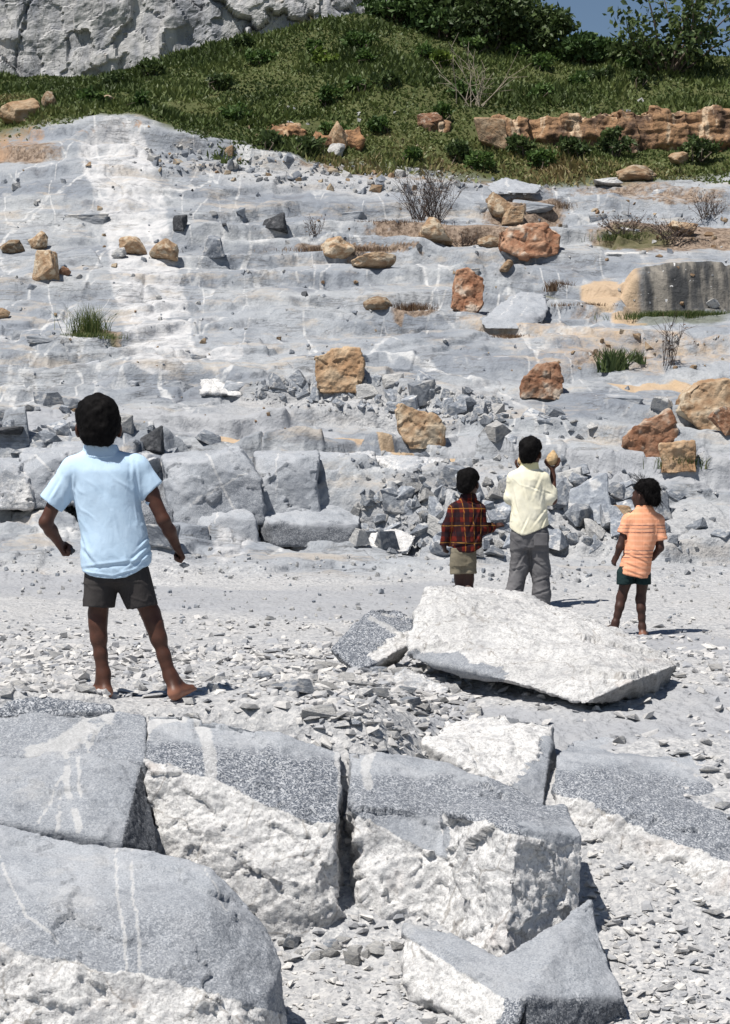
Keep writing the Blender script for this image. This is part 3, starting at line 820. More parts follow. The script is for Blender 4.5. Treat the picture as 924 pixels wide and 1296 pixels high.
def hair(name, c, yaw, sc, mat, parent, h=.005, seed=0, tuft=.005, bun=None, n=2200, length=.006, nape=-.088):
    c = np.array(c, float)
    f = Field(c-np.array([.17, .17, .19])*sc, c+np.array([.19, .17, .17])*sc, h)
    def L(x, y, z): return c+np.array([(x*math.cos(yaw)-y*math.sin(yaw)), (x*math.sin(yaw)+y*math.cos(yaw)), z])*sc
    f.ell(L(0, -.012, .022), np.array((.092, .106, .106))*sc, .02, yaw)
    f.ell(L(0, -.050, -.035), np.array((.068, .058, .070))*sc, .04, yaw)
    f.ell(L(0, -.02, .06), np.array((.080, .09, .062))*sc, .03, yaw)
    for sx in (-1, 1): f.ell(L(sx*.094, .012, -.022), np.array((.022, .036, .036))*sc, -.012, yaw)
    if bun:
        for b, r in bun: f.ell(c+np.array(b), r, .02)
    fw = np.array([-math.sin(yaw), math.cos(yaw), 0])
    # hairline: over the brow, in front of the ears, down to the nape
    def line(X, Y, Z):
        x, y, z = (X-c[0])/sc, (Y-c[1])/sc, (Z-c[2])/sc
        fy = x*fw[0]+y*fw[1]
        low = np.where(fy > .05, .048, np.where(fy > -.012, .012+.036*(fy+.012)/.062, nape+(nape*-1+.012)*np.clip((fy+.075)/.063, 0, 1)**2))
        return (low-z)*sc*.7
    if bun:
        pass
    f.cutf(line)
    me = f.mesh(name)
    displace(me, lambda V, N: .010*sc*fbm(V[:, 0]*13+seed, V[:, 1]*13, V[:, 2]*13, 3, 260+seed)+tuft*fbm(V[:, 0]*38, V[:, 1]*38, V[:, 2]*22, 3, 200+seed)*.7)
    V = get_V(me); N = get_N(me)
    rs = np.random.RandomState(seed)
    k = rs.choice(len(V), min(n, len(V)), replace=False)
    P, D = V[k], N[k]
    dn = np.array([0, 0, -1.0])
    T = D*.55+dn*.75*(.3+rs.rand(len(k), 1))+rs.randn(len(k), 3)*.35
    ln = length*(.5+rs.rand(len(k), 1))
    S = np.cross(T, rs.randn(len(k), 3)); S /= np.linalg.norm(S, axis=1, keepdims=True)+1e-9
    Vs = np.concatenate([P-D*.003+S*.0011, P-D*.003-S*.0011, P+T*ln])
    m = len(k); Fs = np.stack([np.arange(m), np.arange(m)+m, np.arange(m)+2*m], 1)
    q = np.empty(len(me.polygons)*4, np.int32); me.loops.foreach_get('vertex_index', q); q = q.reshape(-1, 4)
    tri = np.concatenate([q[:, [0, 1, 2]], q[:, [0, 2, 3]], Fs+len(V)])
    me2 = np_mesh(name, np.concatenate([V, Vs]), tri, True)
    return link(name, me2, mat, parent), L

def skin_attr(me, L, c, sc, soles=.022, palms=()):
    V = get_V(me)
    eye = np.zeros(len(V)); pup = np.zeros(len(V))
    for sx in (-1, 1):
        e = L(sx*.031, .086, .004); d = np.linalg.norm(V-e, axis=1)
        eye = np.maximum(eye, (d < .0105*sc)); p = L(sx*.031, .092, .004); pup = np.maximum(pup, np.linalg.norm(V-p, axis=1) < .006*sc)
        b = L(sx*.032, .088, .030); q = (V-b); pup = np.maximum(pup, (np.abs(q[:, 2]) < .004) & (np.linalg.norm(q, axis=1) < .018*sc))
    sole = 1-sstep(soles*.5, soles*2.0, V[:, 2])
    for p, r in palms: sole = np.maximum(sole, .55*(1-sstep(r*.6, r, np.linalg.norm(V-np.array(p), axis=1))))
    set_col(me, 'skin', np.stack([eye, pup, sole], 1))

def folds(amp, seed, sx=9, sz=5, diag=.6):
    def fn(V, N):
        x, y, z = V.T
        u = x*sx+z*diag*sx*.5; a = fbm(u, y*sx, z*sz-x*2, 3, seed)
        r = 1-np.abs(fbm(u*1.3, y*sx*1.3, z*sz*1.6+x*4, 2, seed+5))*1.6
        return amp*(a*.8+np.clip(r-.55, 0, 1)*1.1)
    return fn

def add_creases(me, pts, depth):
    """sharp little folds along given segments: raise one lip, press the other"""
    V = get_V(me); N = get_N(me); D = np.zeros(len(V))
    for a, b, w in pts:
        a, b = np.array(a, float), np.array(b, float); ab = b-a
        t = np.clip(((V[:, 0]-a[0])*ab[0]+(V[:, 2]-a[1])*ab[1])/(ab@ab), 0, 1)
        px, pz = V[:, 0]-a[0]-t*ab[0], V[:, 2]-a[1]-t*ab[1]
        sgn = (ab[0]*pz-ab[1]*px)/np.linalg.norm(ab)
        d = np.hypot(px, pz); fade = np.sin(np.clip(t, .02, .98)*math.pi)**.5
        D += fade*(np.exp(-((sgn-w*.6)/w)**2)-np.exp(-((sgn+w*.5)/w)**2))*(d < w*4)*(N[:, 1] < .2)
    set_V(me, V+N*(D*depth)[:, None])

SKIN_D = mat_skin('dark_brown_skin', (.072, .029, .018))
SKIN_E = mat_skin('deep_brown_skin', (.052, .023, .016))
HAIR = mat_plain('black_hair', (.0045, .004, .0042), .75, 60, .4, .2, .08)

def zoomer(zx0, zy0, s):
    return lambda zx, zy, y=0.0: np.array([(zx-zx0)/s, y, (zy0-zy)/s])

def plant_person(px, py, Y, label, group=None):
    X = (px-CX)*Y/F; Z = (CY-py)*Y/F
    r = empty('person', (X, Y, Z)); tag(r, label, 'person', group)
    return r

# ------------------------------------------------------------------ boy in the pale blue shirt
def boy_blue():
    P = zoomer(470, 1240, 908)
    Y = 9.97
    r = plant_person(470/3.08, 480+1240/3.08, Y, 'barefoot boy in a pale blue collared shirt and dark grey shorts, arms held out')
    f = Field((-.42, -.17, -.02), (.42, .17, 1.34), .0036)
    hc = P(384, 188, .012)
    L = head(f, hc, .05, 1.02, 0)
    f.cone(P(392, 300, -.005), P(386, 245, .008), .045, .042, .02)
    f.ell(P(415, 400, .0), (.115, .07, .14), .03)
    f.ell(P(440, 600), (.10, .07, .18), .03)
    f.ell(P(458, 745, .0), (.105, .075, .085), .03)
    f.cone(P(330, 335), P(470, 328), .045, .045, .03)
    # arms
    shl, ell_, wl = P(268, 352, .0), P(181, 560, -.015), P(224, 640, .055)
    f.chain([shl, (shl+ell_)/2+(.004, 0, 0), ell_], [.040, .033, .0275], .02)
    f.chain([ell_, ell_*.6+wl*.4, wl], [.0275, .027, .019], .015)
    fist(f, wl, (P(252, 690, .085)-wl), (1, -.2, .25), (-.2, .8, .6), .96, .95)
    shr, er, wr = P(538, 340, 0), P(638, 552, -.02), P(684, 655, .045)
    f.chain([shr, (shr+er)/2, er], [.040, .033, .0275], .02)
    f.chain([er, er*.6+wr*.4+(.003, 0, 0), wr], [.0275, .027, .019], .015)
    fist(f, wr, (P(716, 712, .075)-wr), (-.85, -.1, -.3), (-.3, .9, .1), .98, .95)
    # legs
    hl, kl, al = P(398, 780), P(381, 915, .012), P(405, 1150, -.012)
    f.chain([hl, (hl+kl)/2, kl, P(382, 960, 0), P(386, 1010, -.006), P(394, 1075, -.010), P(400, 1120, -.012), al], [.054, .044, .037, .0335, .031, .0245, .0205, .020], .03)
    hr_, kr, ar = P(522, 780), P(586, 915, .012), P(664, 1155, -.012)
    f.chain([hr_, (hr_+kr)/2, kr, P(602, 960, 0), P(618, 1010, -.006), P(640, 1080, -.010), P(652, 1120, -.012), ar], [.052, .044, .037, .0335, .031, .0245, .0205, .020], .03)
    foot(f, al, P(416, 1217, -.035), P(338, 1219, .055), 1.0)
    foot(f, ar, P(684, 1221, -.045), P(748, 1201, .07), 1.0)
    me = f.mesh('body'); skin_attr(me, L, hc, 1.02, .03)
    link('body', me, SKIN_D, r)
    # shirt
    g = Field((-.40, -.19, .46), (.26, .19, 1.10), .0042)
    g.stack([(P(0, 800)[2], P(456, 0)[0], .146, .0, .105), (P(0, 760)[2], P(456, 0)[0], .146, 0, .108), (P(0, 690)[2], P(452, 0)[0], .152, 0, .110),
             (P(0, 600)[2], P(444, 0)[0], .143, 0, .104), (P(0, 500)[2], P(422, 0)[0], .139, 0, .100), (P(0, 420)[2], P(415, 0)[0], .141, 0, .098),
             (P(0, 360)[2], P(405, 0)[0], .150, 0, .090), (P(0, 325)[2], P(400, 0)[0], .128, 0, .072), (P(0, 296)[2], P(396, 0)[0], .082, 0, .060), (P(0, 278)[2], P(394, 0)[0], .068, 0, .057)], .02, 2.3)
    # sloping shoulders run out into short sleeves
    sl0, sl1 = P(292, 362, 0), P(196, 498, -.006)
    sr0, sr1 = P(528, 352, 0), P(604, 450, -.006)
    g.cone(P(330, 345), sl0, .058, .064, .03, .9); g.cone(P(480, 338), sr0, .056, .062, .03, .9)
    g.cone(sl0, sl1, .062, .060, .02, .85); g.cone(sr0, sr1, .060, .055, .02, .85)
    g.copy_shell(.013)
    g.cut(P(199, 489), (-.62, 0, -.78), ((-.42, -.2, P(0, 533)[2]), (P(296, 0)[0], .2, 1.0)))
    g.cut(P(598, 436), (.70, 0, -.72), ((P(552, 0)[0], -.2, P(0, 476)[2]), (.3, .2, 1.0)))
    g.cut(P(598, 436), (.70, 0, -.72), ((P(592, 0)[0], -.2, .6), (.3, .2, 1.0))); g.cut(P(199, 489), (-.62, 0, -.78), ((-.42, -.2, .5), (P(262, 0)[0], .2, 1.0)))
    # hem, lower behind than at the sides
    cx = P(452, 0)[0]
    zc, zl, zr = P(0, 776)[2], P(0, 742)[2], P(0, 716)[2]
    g.cutf(lambda X, Yy, Z: (zc+np.where(X < cx, (zl-zc), (zr-zc))*np.abs((X-cx)/.15)**2.2-Z)*(X > -.19)+np.where(X > -.19, 0, -1)*.1)
    ms = g.mesh('shirt'); displace(ms, folds(.0042, 301, 9, 5))
    add_creases(ms, [(P(588, 640)[[0, 2]], P(500, 730)[[0, 2]], .008), (P(592, 668)[[0, 2]], P(530, 735)[[0, 2]], .007), (P(585, 610)[[0, 2]], P(545, 660)[[0, 2]], .007),
                     (P(318, 600)[[0, 2]], P(360, 700)[[0, 2]], .010), (P(320, 650)[[0, 2]], P(400, 735)[[0, 2]], .010), (P(538, 350)[[0, 2]], P(548, 470)[[0, 2]], .008),
                     (P(292, 370)[[0, 2]], P(286, 500)[[0, 2]], .008), (P(515, 330)[[0, 2]], P(520, 400)[[0, 2]], .009), (P(330, 735)[[0, 2]], P(585, 705)[[0, 2]], .008),
                     (P(240, 400)[[0, 2]], P(200, 470)[[0, 2]], .009), (P(325, 752)[[0, 2]], P(450, 768)[[0, 2]], .004), (P(450, 768)[[0, 2]], P(588, 728)[[0, 2]], .004)], .0042)
    blue = mat_cloth('pale_blue_cotton', (.44, .585, .735), (.49, .63, .775))
    sh = link('shirt', ms, blue, r)
    c = Field((-.22, -.14, .98), (.08, .14, 1.12), .0034)
    c.stack([(P(0, 318)[2], P(398, 0)[0], .100, .002, .078), (P(0, 300)[2], P(396, 0)[0], .086, .002, .070), (P(0, 258)[2], P(392, 0)[0], .071, .004, .062)], .01, 2.0)
    c.cutf(lambda X, Yy, Z: -(np.hypot((X-P(393, 0)[0])/.062, (Yy-.004)/.053)-1)*.05)
    c.cutf(lambda X, Yy, Z: P(0, 312)[2]+.35*np.abs(X-P(396, 0)[0])**1.5-Z)
    mc = c.mesh('collar'); displace(mc, folds(.002, 305, 14, 8)); link('collar', mc, blue, sh)
    # shorts
    q = Field((-.24, -.17, .34), (.22, .17, .64), .0042)
    q.stack([(.45, P(450, 0)[0], .134, 0, .088), (.57, P(455, 0)[0], .122, 0, .084)], .01, 2.2)
    kl2, kr2 = P(383, 905, 0), P(562, 905, 0)
    q.d[:] = np.maximum(q.d, P(0, 792)[2]-q.ax[2][None, None, :])
    q.cone(P(396, 765), kl2, .074, .068, .02, 1.12); q.cone(P(514, 768), kr2, .078, .066, .02, 1.15)
    q.cone(P(410, 755), P(495, 755), .062, .062, .02, 1.2)
    q.cut(P(383, 889), (-.02, 0, -1), ((-.3, -.2, .3), (P(455, 0)[0], .2, .48)))
    q.cut(P(560, 888), (.16, 0, -1), ((P(455, 0)[0], -.2, .3), (.3, .2, .48)))
    q.cone(P(388, 800), P(382, 930), .058, .058, -.004, 1.15); q.cone(P(525, 800), P(570, 930), .056, .054, -.004, 1.2)
    mq = q.mesh('shorts'); displace(mq, folds(.004, 311, 11, 9))
    link('shorts', mq, mat_cloth('charcoal_cotton', (.040, .036, .036), (.052, .048, .047)), r)
    hair('hair', P(383, 184, .008), .05, 1.04, HAIR, r, seed=3)
    stone_m = mat_rock('dark_pebble', (.05, .05, .055), (.12, .12, .13), (.2, .2, .21), .6, 20)
    for (zx, zy, yy, rr, lab) in ((272, 672, .075, (.014, .020, .017), "dark stone gripped in the blue-shirted boy's left fist"),
                                  (712, 728, .066, (.022, .020, .013), "small grey stone held under the blue-shirted boy's right fist")):
        b = bmesh.new(); bmesh.ops.create_icosphere(b, subdivisions=2, radius=1)
        for v in b.verts:
            n = .18*math.sin(v.co.x*5+zx)+.15*math.cos(v.co.z*4+v.co.y*3); v.co = Vector([v.co[i]*(1+n)*rr[i] for i in range(3)])
        m = bpy.data.meshes.new('held_stone'); b.to_mesh(m); b.free()
        o = link('held_stone', m, stone_m if zx < 400 else mat_rock('grey_pebble', (.25, .26, .28), (.42, .43, .45), (.5, .5, .5), .6, 20), None, Vector(r.location)+Vector(P(zx, zy, yy)))
        tag(o, lab, 'stone')

# ------------------------------------------------------------------ boy in the cream shirt holding two fruits
def boy_cream():
    P = zoomer(365, 615, 458)
    Y = 17.0
    r = plant_person(530+365/2.64, 540+615/2.64, Y, 'boy in a cream long-sleeved shirt and grey trousers holding up two fruits')
    f = Field((-.22, -.16, -.02), (.26, .34, 1.32), .004)
    hc = P(374, 89, .01); yaw = -.45
    L = head(f, hc, yaw, .90, 0)
    f.cone(P(369, 140), P(372, 112, .005), .042, .040, .02)
    f.ell(P(366, 215), (.11, .068, .13), .03); f.ell(P(370, 330), (.10, .07, .13), .03); f.cone(P(335, 165), P(402, 165), .042, .042, .03)
    er, wr = P(447, 246, -.005), P(452, 166, .09)
    f.chain([P(414, 168), er], [.042, .032], .02); f.chain([er, wr], [.032, .021], .015)
    el, wl = P(302, 240, .01), P(347, 170, .19)
    f.chain([P(322, 168), el], [.042, .032], .02); f.chain([el, wl], [.032, .021], .015)
    # each hand cups a fruit from below: palm under it, fingers up one side, thumb up the other
    def cup(w, cx, cz, cy, sd):
        base = P(cx, cz+31, cy)
        for o in (-.012, 0, .012): f.cone(w, base+(0, o, -.004), .017, .0135, .012)
        f.cone(base+(-.012, 0, 0), base+(.012, 0, 0), .0125, .0125, .01)
        for i, o in enumerate((-.030, -.011, .009, .028)):
            L = (.9, 1.0, 1.05, .85)[i]
            k0 = base+(sd*.014, o*.5, .004); k1 = P(cx, cz, cy)+(sd*.040, o, -.046); k2 = P(cx, cz, cy)+(sd*.052, o*1.05, -.020*L); k3 = P(cx, cz, cy)+(sd*.049, o*1.0, .004*L)
            f.chain([k0, k1, k2, k3], [.0095, .0088, .0078, .0062], .004)
        f.chain([base+(-sd*.012, -.008, .0), P(cx, cz, cy)+(-sd*.040, -.014, -.044), P(cx, cz, cy)+(-sd*.052, -.012, -.024), P(cx, cz, cy)+(-sd*.050, -.008, -.006)], [.012, .0105, .009, .0072], .005)
    cup(wr, 450, 106, .10, 1); cup(wl, 354, 111, .20, -1)
    for hp, kn, an, tx in ((P(345, 390), P(340, 480, .03), P(318, 590, -.01), 300), (P(398, 390), P(410, 480, .025), P(412, 592, -.01), 416)):
        f.chain([hp, kn, an], [.06, .045, .026], .02)
        foot(f, an, P(tx+10, 606, -.03), P(tx, 607, .12), .95)
    me = f.mesh('body'); skin_attr(me, L, hc, .9, .03); link('body', me, SKIN_D, r)
    g = Field((-.21, -.17, .50), (.24, .24, 1.10), .0048)
    z = lambda v: P(0, v)[2]
    xx = lambda v: P(v, 0)[0]
    g.stack([(z(372), xx(368), .143, 0, .105), (z(330), xx(369), .145, 0, .105), (z(280), xx(368), .132, 0, .100), (z(220), xx(365), .126, 0, .096),
             (z(175), xx(365), .128, 0, .085), (z(152), xx(366), .112, 0, .068), (z(140), xx(368), .075, 0, .056), (z(130), xx(369), .060, 0, .053)], .02, 2.3)
    g.cone(P(400, 172), P(414, 176), .052, .054, .03); g.cone(P(332, 172), P(320, 176), .052, .052, .03)
    g.chain([P(412, 176), P(436, 236, -.005)], [.054, .049], .02); g.chain([P(438, 238, -.005), P(447, 196, .05)], [.049, .040], .02)
    g.chain([P(322, 176), P(306, 238, .01)], [.050, .046], .02); g.chain([P(306, 238, .01), P(322, 180, .12)], [.046, .038], .02)
    g.copy_shell(.014)
    g.cut(P(447, 212, .045), (0, .45, 1), ((xx(424), .01, z(215)), (xx(480), .3, z(120))))
    g.cutf(lambda X, Yy, Z: z(362)+np.where(X < xx(350), (z(338)-z(362))*((xx(350)-X)/.10)**2, (z(326)-z(362))*np.clip((X-xx(350))/.19, 0, 2)**1.3)-Z)
    ms = g.mesh('shirt'); displace(ms, folds(.0050, 331, 10, 6))
    q2 = lambda a, b: P(a, b)[[0, 2]]
    add_creases(ms, [(q2(410, 160), q2(380, 230), .012), (q2(415, 200), q2(405, 255), .010), (q2(320, 250), q2(345, 330), .010), (q2(312, 200), q2(330, 290), .010),
                     (q2(400, 215), q2(370, 203), .008), (q2(435, 260), q2(380, 330), .010), (q2(420, 215), q2(444, 225), .007), (q2(428, 290), q2(405, 350), .008),
                     (q2(340, 165), q2(360, 250), .008), (q2(365, 300), q2(340, 355), .009)], .0036)
    cream = mat_cloth('cream_cotton', (.74, .70, .535), (.78, .75, .615), .06)
    sh = link('shirt', ms, cream, r)
    c = Field((-.1, -.1, z(150)), (.12, .1, z(95)), .0036)
    c.stack([(z(146), xx(370), .080, .0, .066), (z(137), xx(370), .070, .0, .060), (z(119), xx(371), .062, .0, .055)], .01, 2.0)
    c.cutf(lambda X, Yy, Z: -(np.hypot((X-xx(371))/.053, Yy/.046)-1)*.04); c.cutf(lambda X, Yy, Z: z(143)-Z)
    tag(link('collar', c.mesh('collar'), mat_cloth('pale_yellow_cotton', (.78, .72, .42)), sh), 'pale yellow collar')
    q = Field((-.24, -.18, -.01), (.22, .2, .66), .0048)
    q.stack([(z(405), xx(371), .122, 0, .086), (z(375), xx(371), .130, 0, .094), (z(325), xx(371), .130, 0, .094)], .02, 2.3)
    q.chain([P(342, 370), P(337, 470, .02), P(318, 560, -.01), P(310, 602, -.01)], [.076, .066, .064, .070], .03, 1.1)
    q.chain([P(398, 370), P(409, 480, .02), P(409, 560, -.008), P(408, 603, -.01)], [.078, .068, .063, .069], .03, 1.1)
    q.cut(P(0, 604), (0, 0, -1))
    q.cone(P(314, 575, -.01), P(308, 620, -.01), .055, .06, -.004); q.cone(P(408, 575, -.01), P(408, 620, -.01), .055, .06, -.004)
    mq = q.mesh('trousers'); displace(mq, folds(.0058, 341, 9, 13, .9))
    add_creases(mq, [(q2(365, 400), q2(310, 500), .010), (q2(300, 560), q2(340, 530), .009), (q2(380, 560), q2(435, 540), .009), (q2(385, 520), q2(435, 500), .009), (q2(375, 440), q2(415, 470), .009), (q2(310, 480), q2(350, 465), .009), (q2(371, 400), q2(378, 450), .01)], .006)
    tr = link('trousers', mq, mat_cloth('worn_grey_cotton', (.10, .098, .104), (.16, .157, .162)), r)
    pk = Field((-.05, -.14, .40), (.18, -.04, .62), .004)
    pk.stack([(z(398), xx(405), .050, -.091, .0085), (z(356), xx(405), .052, -.089, .0085)], .004, 6)
    link('back_pocket', pk.mesh('back_pocket'), mat_cloth('pocket_grey_cotton', (.095, .093, .099), (.15, .147, .152)), tr)
    hair('hair', P(375, 87, .004), yaw, .91, HAIR, r, seed=5)
    fm = mat_rock('fibrous_husk', (.62, .42, .22), (.78, .58, .34), (.42, .24, .11), .55, 14, .8, .1, 90)
    for zx, zy, yy, sc, lab in ((450, 106, .10, 1.0, "tan husked fruit held up at the right of the cream-shirted boy's head"),
                            (354, 111, .20, .9, "tan husked fruit half hidden at the left of the cream-shirted boy's head")):
        b = bmesh.new(); bmesh.ops.create_uvsphere(b, u_segments=26, v_segments=20, radius=1)
        for v in b.verts:
            a = math.atan2(v.co.y, v.co.x); t = v.co.z
            w = (1+.05*math.cos(a*3)+.03*math.sin(a*13)*(1-t*t))*(1-.12*t-.10*max(t, 0)**3)
            v.co = Vector((v.co.x*.044*w, v.co.y*.044*w, t*.053+(.012*max(0, t-.85)/.15 if t > .85 else 0)))*sc
        m = bpy.data.meshes.new('husked_fruit'); b.to_mesh(m); b.free()
        for p in m.polygons: p.use_smooth = True
        o = link('husked_fruit', m, fm, None, Vector(r.location)+Vector(P(zx, zy, yy))); o.rotation_euler = (.1, .12, 0)
        tag(o, lab, 'fruit')

# ------------------------------------------------------------------ small boy in plaid
def boy_plaid():
    P = zoomer(160, 625, 458)
    Y = 17.1
    s_ = 458
    r = plant_person(530+160/2.64, 540+625/2.64, Y, 'small boy in a dark red plaid shirt and khaki shorts reaching out one hand')
    f = Field((-.24, -.16, -.02), (.34, .30, 1.12), .004)
    hc = P(168, 188, .01); yaw = -.5
    L = head(f, hc, yaw, .84, 0)
    f.cone(P(162, 245), P(166, 215), .038, .037, .02)
    f.ell(P(160, 320), (.095, .062, .13), .03); f.ell(P(155, 400), (.09, .065, .10), .03); f.cone(P(130, 262), P(190, 262), .038, .038, .03)
    el, wl = P(90, 335, -.01), P(84, 396, .01)
    f.chain([P(118, 268), el, wl], [.036, .028, .020], .015)
    fist(f, wl, P(92, 436, .02)-wl, (.9, .3, 0), (0, 1, 0), .84, .8)
    er, wr = P(210, 340, .0), P(258, 333, .10)
    f.chain([P(200, 270), er, wr], [.036, .028, .020], .015)
    fist(f, wr, P(300, 318, .13)-wr, (0, .5, -.8), (0, .8, .6), .86, .35)
    for hp, kn, an, tx in ((P(135, 440), P(138, 510, .02), P(138, 602, -.01), 128), (P(166, 440), P(166, 510, .02), P(168, 602, -.01), 172)):
        f.chain([hp, kn], [.055, .040], .02); f.chain([kn, kn*.6+an*.4-(0, .018, 0), an], [.039, .034, .022], .02); foot(f, an, P(tx, 615, -.03), P(tx, 616, .11), .85)
    me = f.mesh('body'); skin_attr(me, L, hc, .84, .025); link('body', me, SKIN_E, r)
    z = lambda v: P(0, v)[2]
    xx = lambda v: P(v, 0)[0]
    g = Field((-.24, -.16, .38), (.28, .26, .95), .0048)
    g.stack([(z(432), xx(160), .116, 0, .098), (z(390), xx(160), .114, 0, .094), (z(330), xx(160), .107, 0, .088), (z(285), xx(162), .104, 0, .080),
             (z(258), xx(163), .095, 0, .066), (z(242), xx(164), .066, 0, .054), (z(228), xx(165), .055, 0, .050)], .02, 2.3)
    g.chain([P(128, 266), P(118, 276), P(96, 335, -.01), P(87, 404, .01)], [.040, .046, .043, .040], .02)
    g.chain([P(192, 266), P(202, 276), P(211, 340, 0)], [.042, .047, .044], .02); g.chain([P(211, 340, 0), P(252, 335, .085)], [.044, .037], .02)
    g.copy_shell(.013)
    g.cut(P(86, 397), (-.1, 0, -1), ((-.3, -.2, .3), (xx(112), .2, z(340)))); g.cut(P(250, 336, .08), (.8, .6, 0), ((xx(228), 0, z(400)), (.4, .3, z(280))))
    g.cutf(lambda X, Yy, Z: (z(419)+(z(398)-z(419))*np.clip((X-xx(170))/.09, 0, 1.3)**1.5-Z)*(X > xx(104))-.1*(X <= xx(104)))
    ms = g.mesh('shirt'); displace(ms, folds(.0055, 351, 11, 7))
    q2 = lambda a, b: P(a, b)[[0, 2]]
    add_creases(ms, [(q2(195, 290), q2(170, 350), .010), (q2(208, 345), q2(180, 400), .010), (q2(125, 290), q2(118, 370), .009), (q2(110, 400), q2(180, 385), .010), (q2(150, 240), q2(190, 265), .008)], .007)
    pl = mat_plaid(); sh = link('shirt', ms, pl, r)
    c = Field((-.08, -.1, z(246)), (.1, .1, z(205)), .0036)
    c.stack([(z(243), xx(165), .070, 0, .060), (z(222), xx(166), .056, 0, .052)], .01, 2.0)
    c.cutf(lambda X, Yy, Z: -(np.hypot((X-xx(166))/.048, Yy/.044)-1)*.04); c.cutf(lambda X, Yy, Z: z(241)-Z)
    link('collar', c.mesh('collar'), pl, sh)
    q = Field((-.17, -.16, .24), (.15, .16, .50), .0048)
    q.stack([(z(465), xx(147), .092, 0, .085), (z(405), xx(150), .096, 0, .085)], .02, 2.4)
    q.cone(P(130, 440), P(127, 512), .056, .050, .015, 1.3); q.cone(P(166, 440), P(168, 512), .058, .052, .015, 1.3)
    q.cut(P(0, 499), (.06, 0, -1)); q.cone(P(129, 470), P(127, 540), .04, .042, -.004, 1.3); q.cone(P(167, 470), P(168, 540), .043, .044, -.004, 1.3)
    mq = q.mesh('shorts'); displace(mq, folds(.006, 361, 13, 11)); link('shorts', mq, mat_cloth('khaki_cotton', (.165, .145, .105), (.225, .20, .15)), r)
    hair('hair', P(167, 185, .004), yaw, .85, HAIR, r, seed=8)

